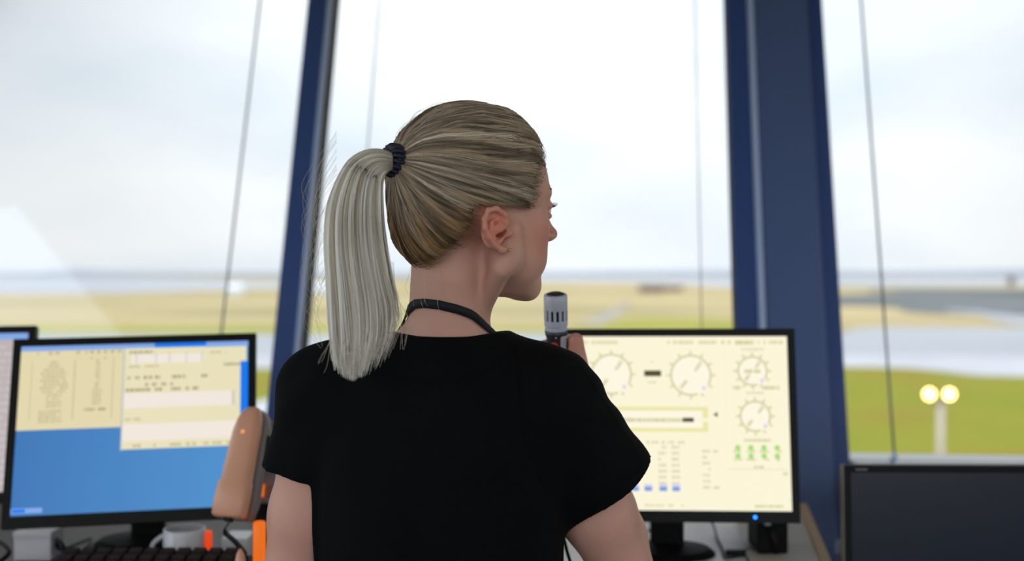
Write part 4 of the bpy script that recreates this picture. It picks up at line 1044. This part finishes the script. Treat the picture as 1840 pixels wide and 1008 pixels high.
UL = [-.2,-.084,-.078,-.065,-.050,-.038,-.016,-.0145,-.006,.006,.022,.045,.065,.085,.12,.2]
FL = [-.2,-.100,-.090,-.080,-.068,-.056,-.046,.010,.028,.037,.043,.050,.058,.060,.056,.05]
def inhair(P): return (P[..., 0] < np.interp(P[..., 2], UL, FL)) & ~((P[..., 0] > -.052) & (P[..., 0] < -.004) & (P[..., 2] < -.001) & (np.abs(P[..., 1]) > .03))
NA = 1440
al = np.linspace(0, 2*math.pi, NA, endpoint=False); tt = np.linspace(.02, 2.7, 500)
AL, T = np.meshgrid(al, tt, indexing='ij')
def sph(a, t): return np.cos(t)[..., None]*pd+np.sin(t)[..., None]*(np.cos(a)[..., None]*e1+np.sin(a)[..., None]*e2)
dirs = sph(AL, T); PP = HO+dirs*hair_R(dirs)[..., None]; ins = inhair(PP)
first = np.where(ins.all(1), len(tt)-1, (~ins).argmax(1)); TL = tt[first]
ker = np.hanning(51); ker /= ker.sum(); TL = np.convolve(np.concatenate([TL[-25:], TL, TL[:25]]), ker, 'valid')
def TLf(a): return np.interp(a % (2*math.pi), np.append(al, 2*math.pi), np.append(TL, TL[0]))
# lock pattern round the head
def pnoise(a, k, seed):
    r = np.random.default_rng(seed); v = 0
    for i in range(k): f = r.integers(8, 90); v = v+np.sin(a*f+r.uniform(0, 6.28))/math.sqrt(k)
    return v
def lock(a, t): return .45*pnoise(a+.09*np.sin(t*2.7+a*3), 9, 3)+.45*pnoise(a*1.0+.16*np.sin(t*1.9+1+a*5), 9, 5)+.5*np.sin(a*5+t*4)*np.sin(t*3+a*9)
def strand_pos(a, s_, off, T0):
    """s_ 0 at the hairline .. 1 at the tie"""
    a0_ = a % (2*math.pi); sg = np.where(a0_ > math.pi, -1.0, 1.0); dist = np.abs(np.abs(a0_-math.pi)-(math.pi/2-.42))
    bump = np.exp(-(dist/.38)**2)*sg
    q_ = np.clip(1-s_, 0, 1)
    a2 = a+.36*bump*q_**2.2-.16*bump*np.sin(math.pi*s_)
    T0 = T0*TLf(a2)/np.maximum(TLf(a), .05)*q_+T0*(1-q_) if np.ndim(T0) else T0
    t = np.maximum(T0*(1-s_), .0)
    d = sph(a2, t); r = hair_R(d)+off+.0021*lock(a, t)*np.sin(math.pi*np.clip(s_*.9+.08, 0, 1))
    P = HO+d*r[..., None]
    k_ = np.clip((s_-.80)/.2, 0, 1); k_ = (k_*k_*(3-2*k_))[..., None]
    ring = TIE+(np.cos(a)[..., None]*e1+np.sin(a)[..., None]*e2)*.0105+pd*(-.004)
    edge = np.clip(1-s_/.06, 0, 1)[..., None]
    P = P*(1-k_)+ring*k_
    return P-d*edge*.010
# scalp cap under the strands
ca = np.linspace(0, 2*math.pi, 241)[:-1]; cs = np.linspace(0, 1, 40)
CA, CS = np.meshgrid(ca, cs, indexing='ij'); CP = strand_pos(CA, CS, -.0022, TLf(CA))
Vc = CP.reshape(-1, 3); n1, n2 = 240, 40; Fc = []
for i in range(n1):
    for j in range(n2-1): Fc.append((i*n2+j, ((i+1) % n1)*n2+j, ((i+1) % n1)*n2+j+1, i*n2+j+1))
def towW(P): return HC+P@HM
M_hair = bpy.data.materials.new('blonde_hair'); M_hair.use_nodes = True
_nt = M_hair.node_tree; _b = _nt.nodes['Principled BSDF']; _a = _nt.nodes.new('ShaderNodeAttribute'); _a.attribute_name = 'tint'
_nt.links.new(_a.outputs['Color'], _b.inputs['Base Color']); _b.inputs['Roughness'].default_value = .33; _b.inputs['Specular IOR Level'].default_value = .55
def hair_col(P, a, s_, seed=0):
    """dark blond crown, golden brown underneath, ash blond lengths"""
    U_ = P[..., 2]; lo = np.clip((.020-U_)/.05, 0, 1)[..., None]
    crown = np.array(lin((180,160,136))); under = np.array(lin((166,132,92))); light = np.array(lin((244,236,222)))
    st = np.clip(.5+.5*pnoise(a+.06*np.sin(s_*5+a*4)+.05*s_, 9, 11)+.35*np.sin(s_*9+pnoise(a, 5, 14)*3)+.2*pnoise(a*3, 6, 12), 0, 1)[..., None]
    c = crown*(1-lo)+under*lo
    c = c*(.34+.92*st)
    hl = np.clip(pnoise(a*1.0+2+.03*s_, 9, 21)-.55, 0, 1)[..., None]*.65*(1-.75*lo)
    return c*(1-hl)+light*hl
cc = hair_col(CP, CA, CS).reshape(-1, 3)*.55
wchild('scalp_hair', towW(Vc), Fc, M_hair, col=cc)
def strands(name, P, R, Cc, parent=None, m=None, sides=3):
    N, S = P.shape[:2]; t = np.gradient(P, axis=1); t /= np.linalg.norm(t, axis=-1, keepdims=True)+1e-12
    ref = np.array([.31,.52,.79]); u = np.cross(t, ref); u /= np.linalg.norm(u, axis=-1, keepdims=True)+1e-12; w_ = np.cross(t, u)
    ring = [P+R[..., None]*(math.cos(2*math.pi*k/sides)*u+math.sin(2*math.pi*k/sides)*w_) for k in range(sides)]
    V = np.stack(ring, 2).reshape(-1, 3); idx = np.arange(N*S*sides).reshape(N, S, sides); F = []
    for k in range(sides):
        k2 = (k+1) % sides; F.append(np.stack([idx[:, :-1, k], idx[:, :-1, k2], idx[:, 1:, k2], idx[:, 1:, k]], -1).reshape(-1, 4))
    C2 = np.repeat(Cc[:, :, None, :], sides, 2).reshape(-1, 3)
    return wchild(name, V, np.concatenate(F), m or M_hair, parent=parent, col=C2)
NS, SS = 7500, 17
a = RNG.uniform(0, 2*math.pi, NS); dens = TLf(a)
keep = RNG.uniform(0, 1, NS) < .35+.65*dens/dens.max(); a = a[keep]; NS = len(a)
fuzz = (RNG.uniform(0, 1, NS) < .22)*np.clip(-np.cos(a*0)*0+1, 0, 1)
s0 = np.where(RNG.uniform(0, 1, NS) < .72, RNG.uniform(-.015, .03, NS), RNG.uniform(0, .6, NS))
s_ = s0[:, None]+(1-s0[:, None])*np.linspace(0, 1, SS)[None]; s_ = np.clip(s_, 0, 1)
aw = a[:, None]+RNG.normal(0, .012, (NS, 1))*np.sin(s_*math.pi)+.01*np.sin(s_*7+a[:, None]*30)
off = RNG.uniform(-.0014, .0012, NS)[:, None]+np.zeros((NS, SS))
Ps = strand_pos(aw, s_, off, TLf(a)[:, None]*(1+RNG.normal(0, .016, (NS, 1))+fuzz[:, None]*RNG.uniform(0, .13, (NS, 1)))); Pw = towW(Ps.reshape(-1, 3)).reshape(NS, SS, 3)
Cs = hair_col(Ps, a[:, None]+0*s_, s_)*RNG.uniform(.72, 1.28, (NS, 1, 1))
Rs = np.full((NS, SS), .00042)*RNG.uniform(.7, 1.35, (NS, 1)); Rs[:, 0] *= .3; Rs *= np.where(fuzz > 0, .55, 1)[:, None]
strands('swept_back_hair', Pw, Rs, Cs)
# ponytail
outer = [(707,276,1.322),(684,268,1.315),(655,270,1.308),(625,288,1.302),(602,325,1.298),(586,375,1.295),(583,440,1.284),(587,500,1.278),(590,560,1.272),(596,620,1.266),(612,674,1.262)]
inner = [(707,304,1.322),(698,309,1.315),(692,316,1.308),(688,328,1.302),(687,352,1.298),(689,400,1.295),(695,450,1.284),(703,500,1.278),(712,545,1.272),(709,592,1.267),(682,664,1.262)]
oc = cat_rom([at(*p) for p in outer], 200); ic = cat_rom([at(*p) for p in inner], 200)
NP, SP = 5200, 26
ang = RNG.uniform(0, 2*math.pi, NP); rad = np.sqrt(RNG.uniform(0, 1, NP)); u0 = .5+.5*rad*np.cos(ang); v0 = rad*np.sin(ang)
tend = 1.0-.20*np.clip((u0-.62)/.38, 0, 1)*(RNG.uniform(0, 1, NP) < .8)-.17*RNG.uniform(0, 1, NP)**2.6-.05*np.abs(u0-.38)-.022*np.sin(u0*23+v0*5)
tk = np.linspace(0, 1, SP)[None]*tend[:, None]
def lump(u, v, t, k, seed):
    r = np.random.default_rng(seed); x = 0
    for i in range(k): f, g = r.uniform(10, 60), r.uniform(1, 5); x = x+np.sin(u*f+v*r.uniform(3, 12)+t*g+r.uniform(0, 6.28))/math.sqrt(k)
    return x
gq = np.clip(tk*3, 0, 1)
ug = u0[:, None]+gq*(.034*lump(u0[:, None], v0[:, None], tk, 5, 31)+.012*np.sin(tk*6+u0[:, None]*40))+RNG.normal(0, .026, (NP, 1))*tk**1.5+.10*np.clip(tk-.72, 0, 1)*np.clip(u0[:, None]-.7, 0, 1)*8
vg = v0[:, None]*(1+.10*lump(u0[:, None], v0[:, None]*.5, tk, 5, 33)*gq)
ti = tk*199; i0 = np.clip(ti.astype(int), 0, 198); fq = (ti-i0)[..., None]
Po = oc[i0]*(1-fq)+oc[i0+1]*fq; Pi = ic[i0]*(1-fq)+ic[i0+1]*fq
dep = np.interp(tk, [0, .1, .3, .6, 1], [.009, .014, .022, .024, .018])
Pp = Po*(1-ug[..., None])+Pi*ug[..., None]; Pp[..., 1] += vg*dep-.002
tipin = np.clip((tk-.88)/.1, 0, 1)*RNG.uniform(-.010, .004, (NP, 1)); Pp[..., 0] += tipin*.6
ash = np.array(lin((247,243,235))); ashd = np.array(lin((208,197,178))); root = np.array(lin((178,164,142)))
stp = np.clip(.55+.55*lump(u0[:, None]*1.4, v0[:, None]*.4, tk*.25, 7, 41), 0, 1)[..., None]
Cp = ashd*(1-stp)+ash*stp; rt = np.clip(1-tk*5, 0, 1)[..., None]; Cp = Cp*(1-rt*.75)+root*rt*.75
Cp = Cp*RNG.uniform(.8, 1.2, (NP, 1, 1))
Rp = np.full((NP, SP), .00040)*RNG.uniform(.7, 1.3, (NP, 1))*np.clip((1.02-np.linspace(0, 1, SP)[None])*6, .25, 1)
strands('ponytail', Pp, Rp, Cp)
# loose hairs: nape wisps, flyaways left of the ponytail and over the crown
loose = []
for i in range(11):
    x = RNG.uniform(735, 800); y = RNG.uniform(478, 500); L_ = RNG.uniform(30, 75); dx = RNG.uniform(-22, 8)
    Y0 = 1.335; loose.append([at(x, y, 1.345), at(x+dx*.3, y+L_*.4, Y0+.004), at(x+dx*.5-3, y+L_*.75, Y0), at(x+dx*.3, y+L_, Y0)])
for i in range(10):
    x = RNG.uniform(690, 735); y = RNG.uniform(560, 590); loose.append([at(700+RNG.uniform(-6, 8), 470, 1.29), at(706+RNG.uniform(-6, 8), 530, 1.287), at(x, y, 1.285), at(x+RNG.uniform(-8, 6), y+45, 1.283)])
for i in range(34):
    y = RNG.uniform(300, 560); x = 590; k_ = RNG.uniform(15, 55)
    loose.append([at(x+15, y-70, 1.29), at(x-k_*.5, y-20, 1.285), at(x-k_, y+25, 1.28), at(x-k_*RNG.uniform(.2, 1.1), y+70, 1.28)])
for i in range(4):
    x = RNG.uniform(575, 600); y = RNG.uniform(590, 640); loose.append([at(598, y-30, 1.262), at(592, y, 1.258), at(x, y+25, 1.256), at(x-6, y+38, 1.256)])
for i in range(40):
    th_ = RNG.uniform(.15, 2.6); cx_, cy_ = 826, 330; rx, ry = 128, 143; x = cx_+rx*math.cos(th_); y = cy_-ry*math.sin(th_); q_ = RNG.uniform(3, 13)
    x2 = cx_+(rx+q_)*math.cos(th_+.16); y2 = cy_-(ry+q_)*math.sin(th_+.16); x3 = cx_+(rx+q_*.5)*math.cos(th_+.34); y3 = cy_-(ry+q_*.5)*math.sin(th_+.34)
    loose.append([at(x, y, 1.38), at(x2, y2, 1.375), at(x3, y3, 1.37)])
PL = np.array([cat_rom(l, 14) for l in loose]); RL = np.full(PL.shape[:2], .00016); CL = np.full(PL.shape, 1.0)*np.array(lin((214,206,188)))
strands('loose_hair', PL, RL, CL)['kind'] = 'stuff'
# bumpy black coil hair tie
M_tie = mat('black_blue_hair_tie', (34, 40, 58), .5, bump=.5, bscale=400)
tc_ = towW(TIE+pd*.001); ax_ = pd@HM; u_ = np.cross(ax_, HU); u_ /= np.linalg.norm(u_); v_ = np.cross(u_, ax_)
b = MB(); pts = []
for i in range(421):
    a_ = 2*math.pi*i/420; ph = a_*17; R_ = .0140+.0042*math.cos(ph); pts.append(tc_+R_*(math.cos(a_)*u_+math.sin(a_)*v_)+ax_*.0105*math.sin(ph)-np.array(WP))
b.tube(pts, .0026, 7)
pts2 = [tc_+.0125*(math.cos(2*math.pi*i/40)*u_+math.sin(2*math.pi*i/40)*v_)-np.array(WP) for i in range(41)]; b.tube(pts2, .0052, 10)
b.build('hair_tie', M_tie, woman, smooth=True)

# ------------------------------------------------------------------ handheld microphone
M_mgrey = mat('pale_grey_metal', (196, 203, 220), .38, metal=.1, var=.03); M_mdark = mat('dark_grey_metal', (62, 64, 72), .35, metal=.4); M_mesh = mat('dark_grille', (26, 28, 34), .6, bump=.6, bscale=1500)
M_red = mat('red_button', (226, 52, 26), .4)
zt = 1.5-(528-490)*MY/FPX
o = empty('microphone', (MX, MY, zt)); T4 = Matrix.Rotation(math.radians(13), 4, 'X') @ Matrix.Rotation(math.radians(-1.5), 4, 'Y')
n = 40; nslot = 13; r_o = .0168
b = MB(); b.lathe([(r_o*.97,-.0225),(r_o,-.021),(r_o*.99,-.003),(r_o*.93,-.0008),(.0125,.0),(.0122,-.003)], n, T4)
b.build('head_cap', M_mgrey, o, smooth=True)
b = MB(); b.lathe([(.0121,-.004),(.0119,.0006),(.008,.0020),(.001,.0024)], 28, T4); b.build('grille', M_mesh, o, smooth=True)
b = MB()
for i in range(nslot):
    a_ = 2*math.pi*(i+.5)/nslot; w_ = .255*2*math.pi/nslot
    c = []
    for (aa_, rr_, z_) in [(a_-w_,r_o*.86,-.040),(a_+w_,r_o*.86,-.040),(a_+w_,r_o*.995,-.040),(a_-w_,r_o*.995,-.040),(a_-w_,r_o*.86,-.021),(a_+w_,r_o*.86,-.021),(a_+w_,r_o*.995,-.021),(a_-w_,r_o*.995,-.021)]:
        c.append(T4 @ Vector((rr_*math.cos(aa_), rr_*math.sin(aa_), z_)))
    b.hexa(c)
b.lathe([(r_o*.97,-.046),(r_o*.99,-.045),(r_o*.99,-.0385),(r_o*.97,-.0375)], n, T4); b.build('slotted_ring', M_mgrey, o, smooth=False)
b = MB(); b.lathe([(r_o*.80,-.046),(r_o*.80,-.020)], n, T4); b.build('inner_mesh', M_mesh, o)
b = MB(); b.lathe([(r_o*.90,-.053),(r_o*.94,-.052),(r_o*.94,-.049),(r_o*.86,-.048),(r_o*.86,-.046)], n, T4); b.build('neck_ring', M_mgrey, o, smooth=False)
b = MB(); b.lathe([(.0095,-.185),(.0115,-.18),(.0128,-.12),(.0142,-.064),(.0160,-.058),(.0162,-.053),(.014,-.052)], n, T4); b.build('handle', M_mdark, o, smooth=True)
b = MB()
for k_ in range(9):
    pass
b.hexa([T4 @ Vector(p) for p in [(.0052,-.0140,-.108),(.0122,-.0088,-.108),(.011,-.006,-.108),(.004,-.010,-.108),(.0060,-.0155,-.059),(.0150,-.0085,-.059),(.013,-.006,-.059),(.005,-.011,-.059)]]); b.build('side_stripe', M_mgrey, o, bevel=.001)
b = MB(); b.lathe([(.0002,.0022),(.004,.0018),(.0062,.0),(.0062,-.003)], 24, T4 @ Matrix.Translation((-.0035,-.0148,-.074)) @ Matrix.Diagonal((1,1,1.15,1)) @ Matrix.Rotation(math.pi/2, 4, 'X')); b.build('talk_button', M_red, o, smooth=True)['label'] = 'red talk button'
b = MB(); b.lathe([(.0002,.0008),(.0012,.0006),(.0014,0)], 12, T4 @ Matrix.Translation((-.001,-.0152,-.060)) @ Matrix.Rotation(math.pi/2, 4, 'X')); b.build('screw', M_mgrey, o)
b = MB(); b.tube([tuple(T4 @ Vector(p)) for p in [(0,0,-.184),(0,0,-.21)]], .005, 10); b.build('strain_relief', M_black, o)
b = MB(); b.tube(cat_rom([(0.004,.046,-.20),(.0,.055,-.27),(.02,.06,-.38),(.05,.12,-.452),(.06,.25,-.463)], 40), .0025, 8); b.build('cord', M_black, o, smooth=True)
tag(o, 'pale grey handheld microphone with a red talk button in the raised hand of the woman', 'microphone')
